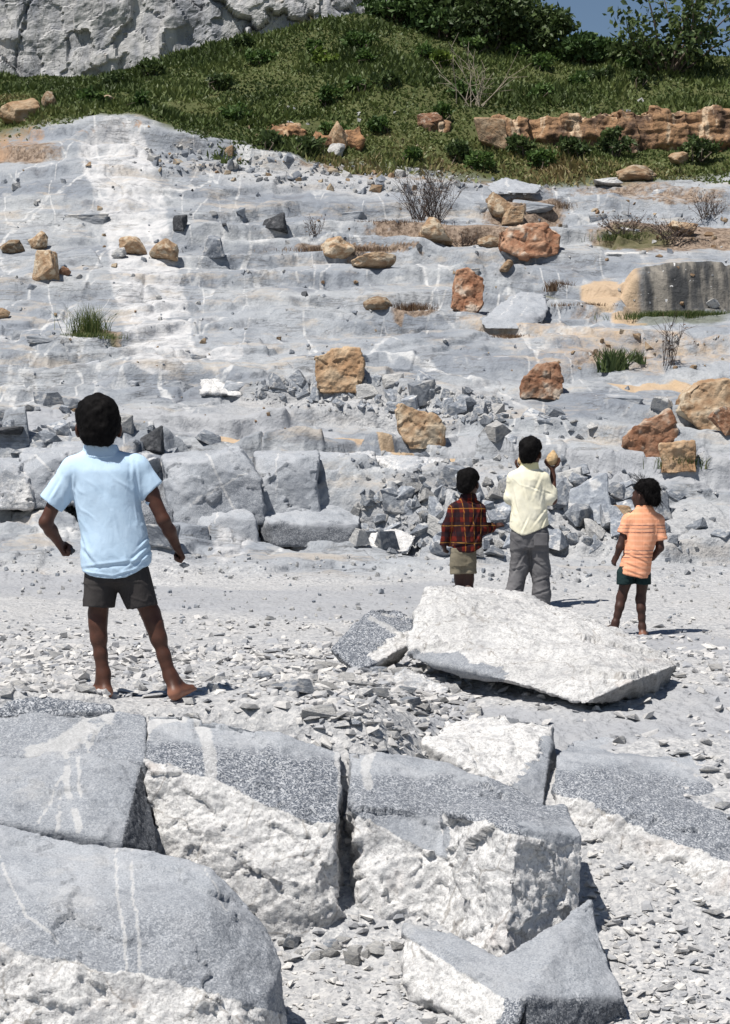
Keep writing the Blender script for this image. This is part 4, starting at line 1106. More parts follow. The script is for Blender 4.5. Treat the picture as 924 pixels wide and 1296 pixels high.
# ------------------------------------------------------------------ child in the orange shirt
def child_orange():
    P = zoomer(715, 703, 499)
    Y = 15.6
    r = plant_person(530+715/2.64, 540+703/2.64, Y, 'barefoot child in an orange striped shirt and dark green shorts, hair tied up')
    f = Field((-.20, -.16, -.02), (.26, .22, 1.08), .0036)
    hc = P(752, 231, .005); yaw = .95
    L = head(f, hc, yaw, .80, 0)
    f.cone(P(752, 295), P(752, 255), .036, .035, .02)
    f.ell(P(748, 360), (.085, .058, .12), .03); f.ell(P(728, 460), (.085, .062, .10), .03); f.cone(P(715, 300), P(785, 305), .034, .034, .03)
    el, wl = P(672, 402, -.015), P(662, 434, .01)
    f.chain([P(702, 312), el, wl], [.034, .026, .018], .015)
    fist(f, wl, P(648, 462, .025)-wl, (.8, .4, 0), (0, 1, 0), .84, .55)
    er, wr = P(806, 405, -.005), P(786, 440, .07)
    f.chain([P(798, 318), er, wr], [.034, .026, .018], .015)
    fist(f, wr, P(772, 455, .10)-wr, (-.6, .4, .3), (0, .6, .8), .82, .6)
    hl, kl, al = P(697, 500), P(678, 572, .012), P(657, 655, -.008)
    f.chain([hl, kl, P(671, 602, -.004), P(664, 630, -.006), al], [.046, .030, .0262, .020, .0165], .03)
    hr_, kr, ar = P(750, 500), P(742, 578, .012), P(746, 668, -.008)
    f.chain([hr_, kr, P(743, 608, -.004), P(745, 640, -.006), ar], [.046, .030, .0262, .020, .0165], .03)
    foot(f, al, P(656, 680, -.018), P(634, 671, .09), .82); foot(f, ar, P(747, 694, -.03), P(760, 689, .09), .84)
    me = f.mesh('body'); skin_attr(me, L, hc, .8, .03); link('body', me, SKIN_E, r)
    z = lambda v: P(0, v)[2]
    xx = lambda v: P(v, 0)[0]
    g = Field((-.20, -.16, .36), (.26, .17, .92), .0046)
    g.stack([(z(515), xx(720), .101, 0, .092), (z(480), xx(722), .101, 0, .092), (z(430), xx(730), .100, 0, .088), (z(380), xx(741), .102, 0, .084), (z(330), xx(748), .100, 0, .078),
             (z(300), xx(750), .094, 0, .066), (z(282), xx(752), .070, 0, .054), (z(268), xx(753), .052, 0, .048)], .02, 2.3)
    g.chain([P(722, 306), P(704, 316), P(678, 370, -.01)], [.040, .048, .046], .02); g.chain([P(782, 306), P(797, 316), P(813, 385, -.005)], [.040, .046, .041], .02)
    g.copy_shell(.012)
    g.cut(P(682, 359), (-.42, 0, -.9), ((-.25, -.2, z(376)), (xx(689), .2, z(310)))); g.cut(P(810, 379), (.12, 0, -1), ((xx(794), -.2, z(392)), (.3, .2, z(320))))
    g.cut(P(810, 379), (.12, 0, -1), ((xx(800), -.2, z(450)), (.3, .2, z(320)))); g.cut(P(682, 359), (-.42, 0, -.9), ((-.25, -.2, z(430)), (xx(683), .2, z(310))))
    g.cutf(lambda X, Yy, Z: z(492)+(z(505)-z(492))*np.clip((X-xx(680))/.12, 0, 1)-Z)
    ms = g.mesh('shirt'); displace(ms, folds(.005, 371, 11, 7))
    q2 = lambda a, b: P(a, b)[[0, 2]]
    add_creases(ms, [(q2(675, 450), q2(740, 475), .009), (q2(680, 475), q2(750, 500), .009), (q2(690, 425), q2(765, 455), .008), (q2(782, 430), q2(765, 490), .010), (q2(790, 330), q2(785, 400), .008), (q2(705, 330), q2(695, 400), .008)], .0035)
    om = mat_striped_orange(); sh = link('shirt', ms, om, r)
    c = Field((-.0, -.1, z(292)), (.16, .1, z(250)), .0034)
    c.stack([(z(286), xx(753), .066, 0, .058), (z(263), xx(753), .052, 0, .050)], .01, 2.0)
    c.cutf(lambda X, Yy, Z: -(np.hypot((X-xx(753))/.045, Yy/.042)-1)*.04); c.cutf(lambda X, Yy, Z: z(284)-Z)
    link('collar', c.mesh('collar'), om, sh)
    q = Field((-.17, -.15, .30), (.17, .15, .50), .0046)
    q.stack([(z(502), xx(719), .100, 0, .084), (z(465), xx(721), .098, 0, .084)], .02, 2.4)
    q.cone(P(692, 490), P(689, 540), .058, .058, .012, 1.25); q.cone(P(746, 490), P(750, 540), .056, .054, .012, 1.25)
    q.cut(P(0, 527), (0, 0, -1)); q.cone(P(694, 505), P(690, 560), .046, .048, -.004, 1.25); q.cone(P(746, 505), P(750, 560), .044, .046, -.004, 1.25)
    mq = q.mesh('shorts'); displace(mq, folds(.005, 381, 13, 11)); link('shorts', mq, mat_cloth('dark_green_cotton', (.012, .026, .028), (.018, .036, .036)), r)
    h, _ = hair('hair', P(757, 227, 0), yaw, .83, HAIR, r, seed=12, bun=[((.052, -.02, .014), (.044, .05, .054)), ((.042, -.040, -.03), (.044, .05, .056))], n=3400, length=.017, tuft=.012)
    # loose wisps blowing about the head
    V = []; Fc = []
    rs = np.random.RandomState(4)
    for i in range(110):
        top = i < 70
        p = np.array(P(742, 184, -.01) if top else P(785, 240, -.03))+rs.randn(3)*(.020, .02, .008)
        d = np.array([rs.randn()*.55-.25, rs.randn()*.3, .6]) if top else np.array([.55+rs.rand()*.3, -.1, -.65+rs.randn()*.3])
        ln = .02+.05*rs.rand()
        for k in range(4):
            q0 = p; p = p+d*ln/4; d = d+rs.randn(3)*.25
            w = np.array([.0009, 0, .0005]); b = len(V); V += [q0-w, q0+w, p+w*.8, p-w*.8]; Fc.append([b, b+1, b+2, b+3])
    wm = np_mesh('wisps', np.array(V), np.array(Fc)); tag(link('wisps', wm, HAIR, h), kind='stuff')
# ================================================================== rocks
def remesh_hull(name, hulls, voxel):
    b = bmesh.new()
    for pts in hulls:
        t = bmesh.new()
        for p in pts: t.verts.new(p)
        bmesh.ops.convex_hull(t, input=t.verts)
        bmesh.ops.delete(t, geom=[v for v in t.verts if not v.link_faces], context='VERTS')
        m = bpy.data.meshes.new('tmp'); t.to_mesh(m); t.free(); b.from_mesh(m); bpy.data.meshes.remove(m)
    bmesh.ops.recalc_face_normals(b, faces=b.faces)
    me = bpy.data.meshes.new(name); b.to_mesh(me); b.free()
    o = bpy.data.objects.new(name, me); COL.objects.link(o)
    md = o.modifiers.new('r', 'REMESH'); md.mode = 'VOXEL'; md.voxel_size = voxel
    dg = bpy.context.evaluated_depsgraph_get()
    me2 = bpy.data.meshes.new_from_object(o.evaluated_get(dg))
    bpy.data.objects.remove(o); bpy.data.meshes.remove(me)
    me2.name = name
    return me2

BLOCK_M = mat_block()
def block(name, label, hulls, white=None, veins=(), coarse=None, dark=None, facet=.007, low=.022, voxel=.010, amp=(.007, .020), cat='rock', seed=0):
    """hulls: lists of corner points; white(px,py,V,N) / coarse(...) tell which layer of the rock shows; on one slab white also greys the end for shade"""
    me = remesh_hull(name, [[W(*p) for p in h] for h in hulls], voxel)
    V = get_V(me).astype(float); N = get_N(me).astype(float)
    px = CX+F*V[:, 0]/V[:, 1]; py = CY-F*V[:, 2]/V[:, 1]
    wob = 13*fbm(V[:, 0]*7, V[:, 1]*7, V[:, 2]*7, 6, 400+seed, .62)
    w = np.clip(white(px+wob, py+wob, V, N), 0, 1) if white else np.zeros(len(V))
    c = np.clip(coarse(px+wob, py+wob, V, N), 0, 1) if coarse else np.zeros(len(V))
    v = np.zeros(len(V))
    for pts, hw in veins:
        v = np.maximum(v, band(px+wob*.3, py+wob*.3, pts, hw, .5)*(N[:, 1] < .3)*sstep(-.95, -.35, fbm(V[:, 0]*9, V[:, 1]*9, V[:, 2]*9, 3, 450+seed)))
    # large shape first (bends the edges), then roughness by layer
    D = low*fbm(V[:, 0]*2.6, V[:, 1]*2.6, V[:, 2]*2.6, 3, 410+seed)
    rg = fbm(V[:, 0]*11, V[:, 1]*11, V[:, 2]*11, 5, 420+seed)
    rdg = np.abs(fbm(V[:, 0]*7, V[:, 1]*7, V[:, 2]*7, 4, 430+seed))
    fine = fbm(V[:, 0]*45, V[:, 1]*45, V[:, 2]*45, 3, 440+seed)
    # conchoidal breaks: stepped facets on the white broken faces
    g1, g2, cid, dx, dy = worley2(V[:, 0]*8+.4*rg, V[:, 2]*8+V[:, 1]*5+.4*rdg, 31+seed)
    q1, q2, qid, qx, qy = worley2(V[:, 0]*3.1+V[:, 1]*1.3+.25*rg, V[:, 2]*3.1+V[:, 1]*1.7+.25*rdg, 61+seed)
    D = D+facet*(4*(qx*(qid*7 % 1-.5)+qy*(qid*13 % 1-.5))+1.5*(qid-.5))
    D = D+np.where(w > .5, amp[1]*(.26*rg-.34*rdg)+amp[1]*1.9*(dx*(cid-.5)+dy*(cid*9 % 1-.5))*1.2, amp[0]*rg*.8)+fine*np.where(w > .5, .0058, .0022+.0026*c)
    set_V(me, V+N*D[:, None])
    set_col(me, 'rock', np.stack([w, c, v], 1))
    set_col(me, 'tone', np.clip(dark(px, py, V, N), 0, 1) if dark else np.zeros(len(V)))  # dark rock, plus shade painted on the tilted slab's end and E's underside
    me.polygons.foreach_set('use_smooth', np.ones(len(me.polygons), bool))
    piv = V.mean(0); piv[2] = V[:, 2].min()
    set_V(me, get_V(me)-piv)
    o = link(name, me, BLOCK_M, None, piv); tag(o, label, cat)
    return o
def below(pts, soft=4):
    P = np.array(pts, float)
    return lambda px, py, V, N: sstep(-soft, soft, py-np.interp(px, P[:, 0], P[:, 1]))

def build_blocks():
    # A  big rounded slab, bottom left
    block('quarry_block', 'big rounded blue-grey slab with thin white veins and a rough white base, bottom left',
          [[(-70, 1046, 8.75), (0, 1047, 8.72), (90, 1060, 8.62), (190, 1082, 8.5), (268, 1098, 8.42), (312, 1140, 8.32), (345, 1188, 8.22), (358, 1222, 8.15),
            (-70, 1120, 8.12), (140, 1138, 8.06), (262, 1150, 8.08), (-70, 1192, 7.85), (60, 1212, 7.83), (170, 1240, 7.82), (300, 1270, 7.86),
            (335, 1262, 7.95), (-70, 1420, 7.6), (60, 1420, 7.6), (300, 1400, 7.7), (360, 1330, 8.1), (-70, 1250, 8.9), (300, 1250, 8.6)]],
          white=below([(-70, 1178), (0, 1194), (80, 1216), (160, 1226), (240, 1250), (330, 1276), (400, 1300)]),
          veins=[([(147, 1075), (150, 1130), (160, 1222)], 2.4), ([(165, 1073), (170, 1130), (178, 1226)], 2.5), ([(0, 1085), (15, 1120), (32, 1158), (75, 1190)], 2.6),
                 ([(258, 1100), (275, 1130), (288, 1152)], 1.6)],
          coarse=lambda px, py, V, N: .42*sstep(1110, 1170, py), seed=1, voxel=.0095)
    # B  flat slab behind it with a dark broken end
    block('quarry_block', 'flat grey slab with forked white veins, dark broken right end, above the rounded slab',
          [[(-70, 952, 9.5), (0, 955, 9.47), (120, 958, 9.42), (183, 956, 9.38), (-70, 1034, 8.92), (0, 1040, 8.9), (80, 1052, 8.87), (154, 1066, 8.84), (162, 1010, 9.1), (204, 1080, 9.05),
            (-70, 1200, 9.0), (150, 1200, 8.95), (200, 1180, 9.15), (-70, 1150, 9.6), (180, 1150, 9.5)]],
          veins=[([(84, 958), (86, 1000), (100, 1052)], 5), ([(98, 960), (104, 1022)], 2.5), ([(80, 990), (62, 1020), (48, 1042)], 2.2), ([(78, 1010), (72, 1050)], 3)],
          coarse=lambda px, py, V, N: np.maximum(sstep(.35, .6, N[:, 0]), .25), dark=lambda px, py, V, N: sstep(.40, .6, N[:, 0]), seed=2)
    block('quarry_block', 'low grey slab crossed by a broad white vein, just below the blue-shirted boy',
          [[(-70, 905, 9.76), (0, 905, 9.74), (100, 903, 9.72), (150, 898, 9.72), (186, 904, 9.70), (-70, 956, 9.46), (60, 958, 9.44), (184, 964, 9.34), (-70, 1100, 9.5), (184, 1100, 9.4), (-70, 1000, 9.9), (180, 1000, 9.85)]],
          veins=[([(46, 956), (75, 948), (98, 924), (118, 906), (132, 904)], 13), ([(110, 945), (118, 925), (138, 908)], 2.5), ([(105, 920), (112, 958)], 2)],
          coarse=lambda px, py, V, N: .45+0*px, seed=3)
    block('quarry_block', 'thin dark rough ledge of rock beneath the bare feet of the blue-shirted boy',
          [[(-70, 876, 10.02), (0, 880, 9.99), (70, 884, 9.93), (136, 889, 9.86), (-70, 884, 9.86), (0, 887, 9.82), (80, 892, 9.78), (140, 894, 9.78), (-70, 908, 9.76), (60, 908, 9.74), (142, 904, 9.74), (-70, 960, 9.9), (130, 960, 9.85)]],
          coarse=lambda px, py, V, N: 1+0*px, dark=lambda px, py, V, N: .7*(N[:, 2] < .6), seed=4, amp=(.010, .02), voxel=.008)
    # C  middle block
    block('quarry_block', 'block with dark crystalline slope above a broken white face, left of the black crack',
          [[(186, 903, 9.72), (240, 904, 9.72), (300, 915, 9.68), (370, 932, 9.64), (433, 950, 9.60), (184, 966, 9.30), (262, 985, 9.22), (345, 1020, 9.14), (428, 1048, 9.10),
            (196, 1100, 9.16), (200, 1330, 9.05), (345, 1330, 8.92), (432, 1330, 8.96), (400, 1120, 8.98), (330, 1110, 8.98), (190, 1250, 9.9), (434, 1250, 9.85)]],
          white=lambda px, py, V, N: np.maximum(sstep(-5, 5, py-np.interp(px, [180, 210, 262, 300, 345, 390, 432], [956, 972, 982, 998, 1018, 1034, 1044])), 0),
          veins=[([(182, 930), (200, 910), (232, 903)], 7), ([(252, 905), (262, 930), (268, 980)], 9), ([(428, 950), (432, 1040)], 5)],
          coarse=lambda px, py, V, N: sstep(925, 940, py-.12*(px-190)), seed=5, voxel=.009, amp=(.007, .026))
    # D  right-hand block: a slope and, in front of it, a squared corner
    block('quarry_block', 'long block with grey back sloping to a white squared corner, right of the crack',
          [[(438, 948, 9.62), (500, 952, 9.74), (560, 962, 9.80), (640, 1003, 9.62), (700, 1020, 9.5), (452, 1028, 9.22), (560, 1086, 9.10), (600, 1100, 9.1), (454, 1330, 9.02), (560, 1330, 8.95), (660, 1330, 9.1), (442, 1250, 9.9), (700, 1250, 9.7), (458, 1130, 9.12)],
           [(560, 1026, 9.18), (596, 1036, 8.98), (655, 1049, 8.74), (734, 1058, 8.94), (716, 1020, 9.36), (610, 1008, 9.44), (546, 1330, 8.92), (640, 1330, 8.58), (738, 1330, 8.84), (722, 1330, 9.4), (560, 1330, 9.4), (735, 1150, 8.88), (640, 1200, 8.62)]],
          white=lambda px, py, V, N: np.where(px < 562, sstep(-5, 5, py-np.interp(px, [440, 447, 500, 562], [1020, 1027, 1055, 1084])),
                                              sstep(-4, 4, py-np.interp(px, [562, 575, 600, 655, 700, 740], [1030, 1036, 1042, 1056, 1064, 1064]))),
          veins=[([(470, 952), (462, 975), (466, 1000)], 7)],
          coarse=lambda px, py, V, N: np.maximum(.75*sstep(975, 985, py-.05*(px-450))*(1-sstep(1030, 1050, py)), .9*((px > 585) & (px < 662) & (py > 1020) & (py < 1062))), seed=6, voxel=.009, amp=(.006, .026))
    # E  upper white block
    block('quarry_block', 'white rough block with brown underside and dark right end, above the cracked blocks',
          [[(536, 938, 10.15), (562, 913, 10.65), (640, 904, 10.75), (699, 920, 10.45), (576, 968, 9.98), (654, 998, 9.78), (690, 1024, 9.72), (699, 1008, 10.2), (538, 962, 10.12), (578, 976, 10.0),
            (560, 1020, 10.4), (700, 1050, 10.1), (620, 1050, 9.9)]],
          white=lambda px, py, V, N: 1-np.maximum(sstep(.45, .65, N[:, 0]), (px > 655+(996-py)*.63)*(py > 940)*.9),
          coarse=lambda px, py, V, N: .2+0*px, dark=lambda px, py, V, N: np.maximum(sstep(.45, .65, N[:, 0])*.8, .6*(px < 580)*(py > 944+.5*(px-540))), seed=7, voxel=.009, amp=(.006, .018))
    # F  lower right pointed block
    block('quarry_block', 'grey block with a pointed peak and a dark front edge, lower right of the foreground',
          [[(508, 1166, 8.72), (560, 1178, 8.70), (632, 1210, 8.42), (668, 1262, 8.10), (640, 1320, 8.06), (512, 1250, 8.5), (520, 1330, 8.7), (600, 1330, 8.8)],
           [(632, 1210, 8.42), (748, 1138, 8.78), (758, 1180, 8.72), (788, 1264, 8.32), (668, 1262, 8.10), (672, 1325, 8.10), (790, 1300, 8.34), (640, 1330, 8.4), (775, 1330, 8.8), (660, 1330, 8.7)]],
          white=lambda px, py, V, N: .95*(px < 640+.25*(1262-py))*sstep(0, 12, py-(1176+(px-508)*.62))*(N[:, 0] < .35),
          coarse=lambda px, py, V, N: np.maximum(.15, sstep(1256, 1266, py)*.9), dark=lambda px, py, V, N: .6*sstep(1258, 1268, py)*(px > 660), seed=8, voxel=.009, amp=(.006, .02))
    # G  right slab
    block('quarry_block', 'broad grey slab with a white lower face sloping out of the right edge',
          [[(702, 954, 10.12), (722, 936, 10.6), (800, 938, 10.65), (990, 962, 10.45), (706, 1008, 9.82), (760, 1024, 9.66), (800, 1042, 9.56), (900, 1080, 9.34), (1000, 1118, 9.16), (704, 1080, 9.74), (800, 1120, 9.4), (1000, 1170, 9.0), (800, 1300, 9.4), (1000, 1300, 9.0), (710, 1200, 9.9), (990, 1150, 10.5)]],
          white=below([(700, 1004), (712, 1010), (760, 1026), (800, 1044), (900, 1080), (1000, 1118)]),
          coarse=lambda px, py, V, N: .85*sstep(958, 976, py-.1*(px-720)), seed=9, voxel=.010, amp=(.007, .022))
    # H  the great tilted slab
    block('quarry_block', 'great pale white slab propped at a tilt in front of the three standing children',
          [[(538, 742, 12.5), (560, 738, 12.8), (630, 745, 12.95), (680, 756, 12.9), (524, 790, 12.05), (516, 818, 11.85), (520, 834, 11.75), (600, 850, 11.38), (660, 866, 11.16), (738, 891, 10.96),
            (800, 862, 11.04), (780, 890, 11.1), (838, 885, 11.62), (858, 857, 11.75), (866, 837, 11.7), (800, 806, 12.1), (740, 782, 12.55), (730, 845, 12.4), (600, 822, 12.7)]],
          white=lambda px, py, V, N: 1-np.maximum(.9*((py > np.interp(px, [540, 600, 660, 700], [822, 836, 852, 880])) & (px < 640)), 0),
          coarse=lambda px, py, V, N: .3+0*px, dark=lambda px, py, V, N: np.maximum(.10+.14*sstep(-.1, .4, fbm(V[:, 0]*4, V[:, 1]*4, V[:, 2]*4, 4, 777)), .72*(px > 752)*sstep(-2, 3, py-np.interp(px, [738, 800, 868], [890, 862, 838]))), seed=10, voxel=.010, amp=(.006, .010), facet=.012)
    # I  crystalline slab leaning on it
    block('quarry_block', "small dark crystalline slab with a white vein, at the great tilted slab's left end",
          [[(420, 822, 12.0), (470, 770, 12.6), (500, 772, 12.7), (530, 785, 12.6), (534, 800, 12.3), (452, 850, 11.8), (460, 856, 11.85), (520, 815, 12.1), (500, 840, 12.3), (430, 834, 12.3)]],
          white=below([(418, 830), (452, 842), (520, 800), (540, 790)], 3),
          veins=[([(468, 782), (490, 796), (512, 808)], 4), ([(486, 776), (506, 776), (530, 785)], 3)],
          coarse=lambda px, py, V, N: 1+0*px, seed=11, voxel=.008)
    block('rock', 'pale angular stone wedged under the left end of the great tilted slab',
          [[(494, 862, 11.5), (512, 842, 11.65), (540, 850, 11.6), (572, 872, 11.45), (560, 884, 11.35), (505, 880, 11.35), (530, 880, 11.7)]], seed=12, voxel=.009,
          coarse=lambda px, py, V, N: .2+0*px, white=lambda px, py, V, N: .45+.1*N[:, 2])
    # ledge blocks at the middle distance
    block('quarry_block', 'dark faced squared block fallen at the foot of the ledge, left of the rubble heap',
          [[(330, 652, 21.55), (342, 638, 21.9), (400, 632, 22.0), (456, 645, 21.95), (457, 660, 21.6), (344, 660, 21.35), (400, 666, 21.3), (450, 668, 21.35), (330, 686, 21.45), (345, 690, 21.3), (400, 694, 21.25), (448, 694, 21.3), (458, 682, 21.6), (400, 690, 22.0)]],
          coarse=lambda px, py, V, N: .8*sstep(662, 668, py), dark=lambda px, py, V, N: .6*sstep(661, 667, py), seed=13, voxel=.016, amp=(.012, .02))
    # fractured faces of the ledge, block against block
    def face(pts, Yf, label, veins=(), lean=.32, deep=.9, **kw):
        (a, b, c, d) = pts          # top left, top right, bottom right, bottom left
        Z = lambda p, Y: (p[0], p[1], Y)
        rr = random.Random(int(a[0]*7+a[1])); Yf = Yf+rr.uniform(-.10, .10); a = (a[0]-5, a[1]+rr.uniform(-3, 5)); b = (b[0]+5, b[1]+rr.uniform(-3, 5)); c = (c[0]+5, c[1]); d = (d[0]-5, d[1])
        h = [Z(a, Yf+lean), Z(b, Yf+lean*.9), (c[0], c[1]+16, Yf), (d[0], d[1]+16, Yf-.04), ((a[0]+b[0])/2, (a[1]+b[1])/2+9, Yf+.06),
             (a[0]+3, a[1]-5, Yf+lean+deep), (b[0]-3, b[1]-5, Yf+lean+deep), (c[0], c[1]+6, Yf+lean+deep), (d[0], d[1]+6, Yf+lean+deep), (c[0]-4, (b[1]+c[1])/2, Yf+.05), (d[0]+4, (a[1]+d[1])/2, Yf+.05)]
        block('ledge_block', label, [h], veins=veins, voxel=.015, amp=(.006, .010), facet=.020, low=.006, **kw)
    face([(210, 581), (300, 570), (330, 648), (222, 668)], 21.5, 'blue-grey fractured block with branching white veins in the ledge right of the blue-shirted boy', [([(262, 575), (282, 615), (300, 650)], 1.8), ([(282, 615), (312, 600)], 1.4), ([(240, 640), (282, 615)], 1.4)], seed=41, coarse=lambda px, py, V, N: .4*sstep(.0, .3, fbm(V[:, 0]*3, V[:, 2]*3, 0, 3, 7)))
    face([(326, 572), (400, 574), (400, 640), (334, 650)], 21.75, 'smooth grey upright block of the ledge above the dark faced fallen block', [([(352, 575), (350, 630)], 1.2)], seed=42)
    face([(398, 576), (470, 578), (466, 650), (404, 646)], 21.85, 'pale upright block of the ledge between the fallen block and the rubble heap', [([(430, 578), (426, 640)], 1.6)], seed=43, white=lambda px, py, V, N: .36+.25*fbm(V[:, 0]*2, V[:, 2]*2, 0, 3, 3))
    face([(466, 582), (560, 588), (552, 648), (470, 650)], 22.1, 'wide pale block of the ledge just behind the left end of the rubble heap', [([(500, 585), (496, 640)], 1.6)], seed=44, white=lambda px, py, V, N: .30+.25*fbm(V[:, 0]*2, V[:, 2]*2, 0, 3, 4))
    face([(30, 570), (106, 563), (102, 622), (34, 630)], 21.6, 'grey block with dark cracked middle in the ledge left of the blue-shirted boy', [([(44, 575), (74, 606), (100, 616)], 1.8)], seed=45, coarse=lambda px, py, V, N: .8*sstep(.0, .25, fbm(V[:, 0]*3, V[:, 2]*3, 0, 3, 9)))
    face([(-24, 584), (38, 588), (34, 628), (-24, 630)], 21.5, 'whitish block of the ledge at the left picture edge', seed=46, white=lambda px, py, V, N: .55+.3*fbm(V[:, 0]*2, V[:, 2]*2, 0, 3, 5))
    face([(250, 652), (306, 640), (322, 676), (262, 688)], 21.2, 'small triangular grey block split off the foot of the veined ledge', [([(276, 650), (268, 684)], 1.5)], seed=47, deep=.5)
    face([(176, 628), (232, 636), (236, 676), (180, 676)], 21.35, 'dark cracked block at the foot of the ledge beside the boy’s right arm'.replace('’', "'"), seed=48, deep=.6, coarse=lambda px, py, V, N: .7+0*px, dark=lambda px, py, V, N: .35+0*px)
    face([(800, 600), (930, 592), (935, 640), (806, 650)], 22.6, 'long pale ledge block behind the orange-shirted child, right side', seed=50, white=lambda px, py, V, N: .42+.3*fbm(V[:, 0]*2, V[:, 2]*2, 0, 3, 6))
    block('rock', 'white wedge of rock lying beside the squared block at the foot of the ledge',
          [[(262, 676, 21.3), (300, 660, 21.5), (330, 655, 21.6), (330, 688, 21.4), (290, 690, 21.2), (320, 700, 21.6)]],
          white=lambda px, py, V, N: 1+0*px, seed=14, voxel=.016, amp=(.01, .012))
    block('rock', 'big pale angular boulder at the front of the rubble heap',
          [[(464, 690, 21.1), (470, 676, 21.3), (500, 668, 21.5), (528, 678, 21.4), (520, 700, 21.1), (490, 704, 21.0), (500, 700, 21.6)]],
          white=lambda px, py, V, N: .5+.4*N[:, 2], seed=15, voxel=.016, amp=(.01, .012))
    block('quarry_block', 'long pale pink slab lying on the step behind the blue-shirted boy',
          [[(252, 480, 26.2), (300, 476, 26.5), (322, 480, 26.4), (330, 492, 26.2), (322, 502, 26.0), (254, 500, 26.0), (300, 490, 26.7)]],
          white=lambda px, py, V, N: 1+0*px, seed=16, voxel=.02, amp=(.012, .014))
    block('quarry_block', 'bright white slab with a shaded right end beside the tan boulder on the step',
          [[(322, 486, 26.2), (330, 472, 26.6), (390, 472, 26.7), (404, 482, 26.4), (380, 494, 26.1), (340, 490, 26.1), (380, 488, 26.7)]],
          white=lambda px, py, V, N: .9-.9*(N[:, 0] > .5), seed=17, voxel=.02, amp=(.012, .014))  # right-facing end coloured grey to stand for its shade
    block('quarry_block', 'smooth blue-grey slab streaked white, lying below the red angular boulder',
          [[(604, 402, 29.0), (625, 388, 29.4), (660, 368, 30.0), (690, 374, 29.9), (694, 390, 29.4), (664, 416, 28.9), (612, 418, 28.8), (690, 408, 29.2), (660, 400, 29.8)]],
          veins=[([(636, 400), (652, 375)], 1.2), ([(660, 402), (668, 372)], .9)], seed=18, voxel=.025, amp=(.012, .014))
    block('quarry_block', 'pale grey tabletop slab jutting from the slope below the grassy bank',
          [[(612, 232, 37.0), (640, 224, 37.5), (690, 234, 37.3), (684, 246, 36.8), (622, 246, 36.6), (650, 240, 37.6)]],
          veins=[([(640, 228), (644, 246)], 2)], seed=19, voxel=.03, amp=(.012, .014))

TAN = mat_rock('tan_sandstone_rock', (.27, .17, .10), (.43, .325, .22), (.47, .39, .29), .5, 5)
RED = mat_rock('rust_red_rock', (.24, .115, .066), (.38, .235, .155), (.50, .41, .33), .56, 6, .7, .2)
ORG = mat_rock('orange_stained_rock', (.30, .185, .105), (.43, .33, .225), (.21, .125, .08), .60, 4, .7, .2)
GRY = mat_rock('blue_grey_rock', (.20, .222, .26), (.37, .395, .43), (.52, .52, .52), .52, 5, .6, .3)
SLB = mat_rock('slope_slab', (.215, .235, .265), (.37, .385, .41), (.50, .49, .475), .55, 3, .6, .18)
DRK = mat_rock('dark_grey_rock', (.055, .058, .065), (.12, .125, .135), (.2, .2, .21), .6, 5, .6, .2)
PAL = mat_rock('pale_rock', (.38, .38, .38), (.56, .55, .53), (.30, .31, .33), .55, 6, .7, .25)
CHP = mat_rock('rock_chip', (.37, .38, .40), (.51, .50, .49), (.58, .57, .55), .52, 5, .5, .22, 45)

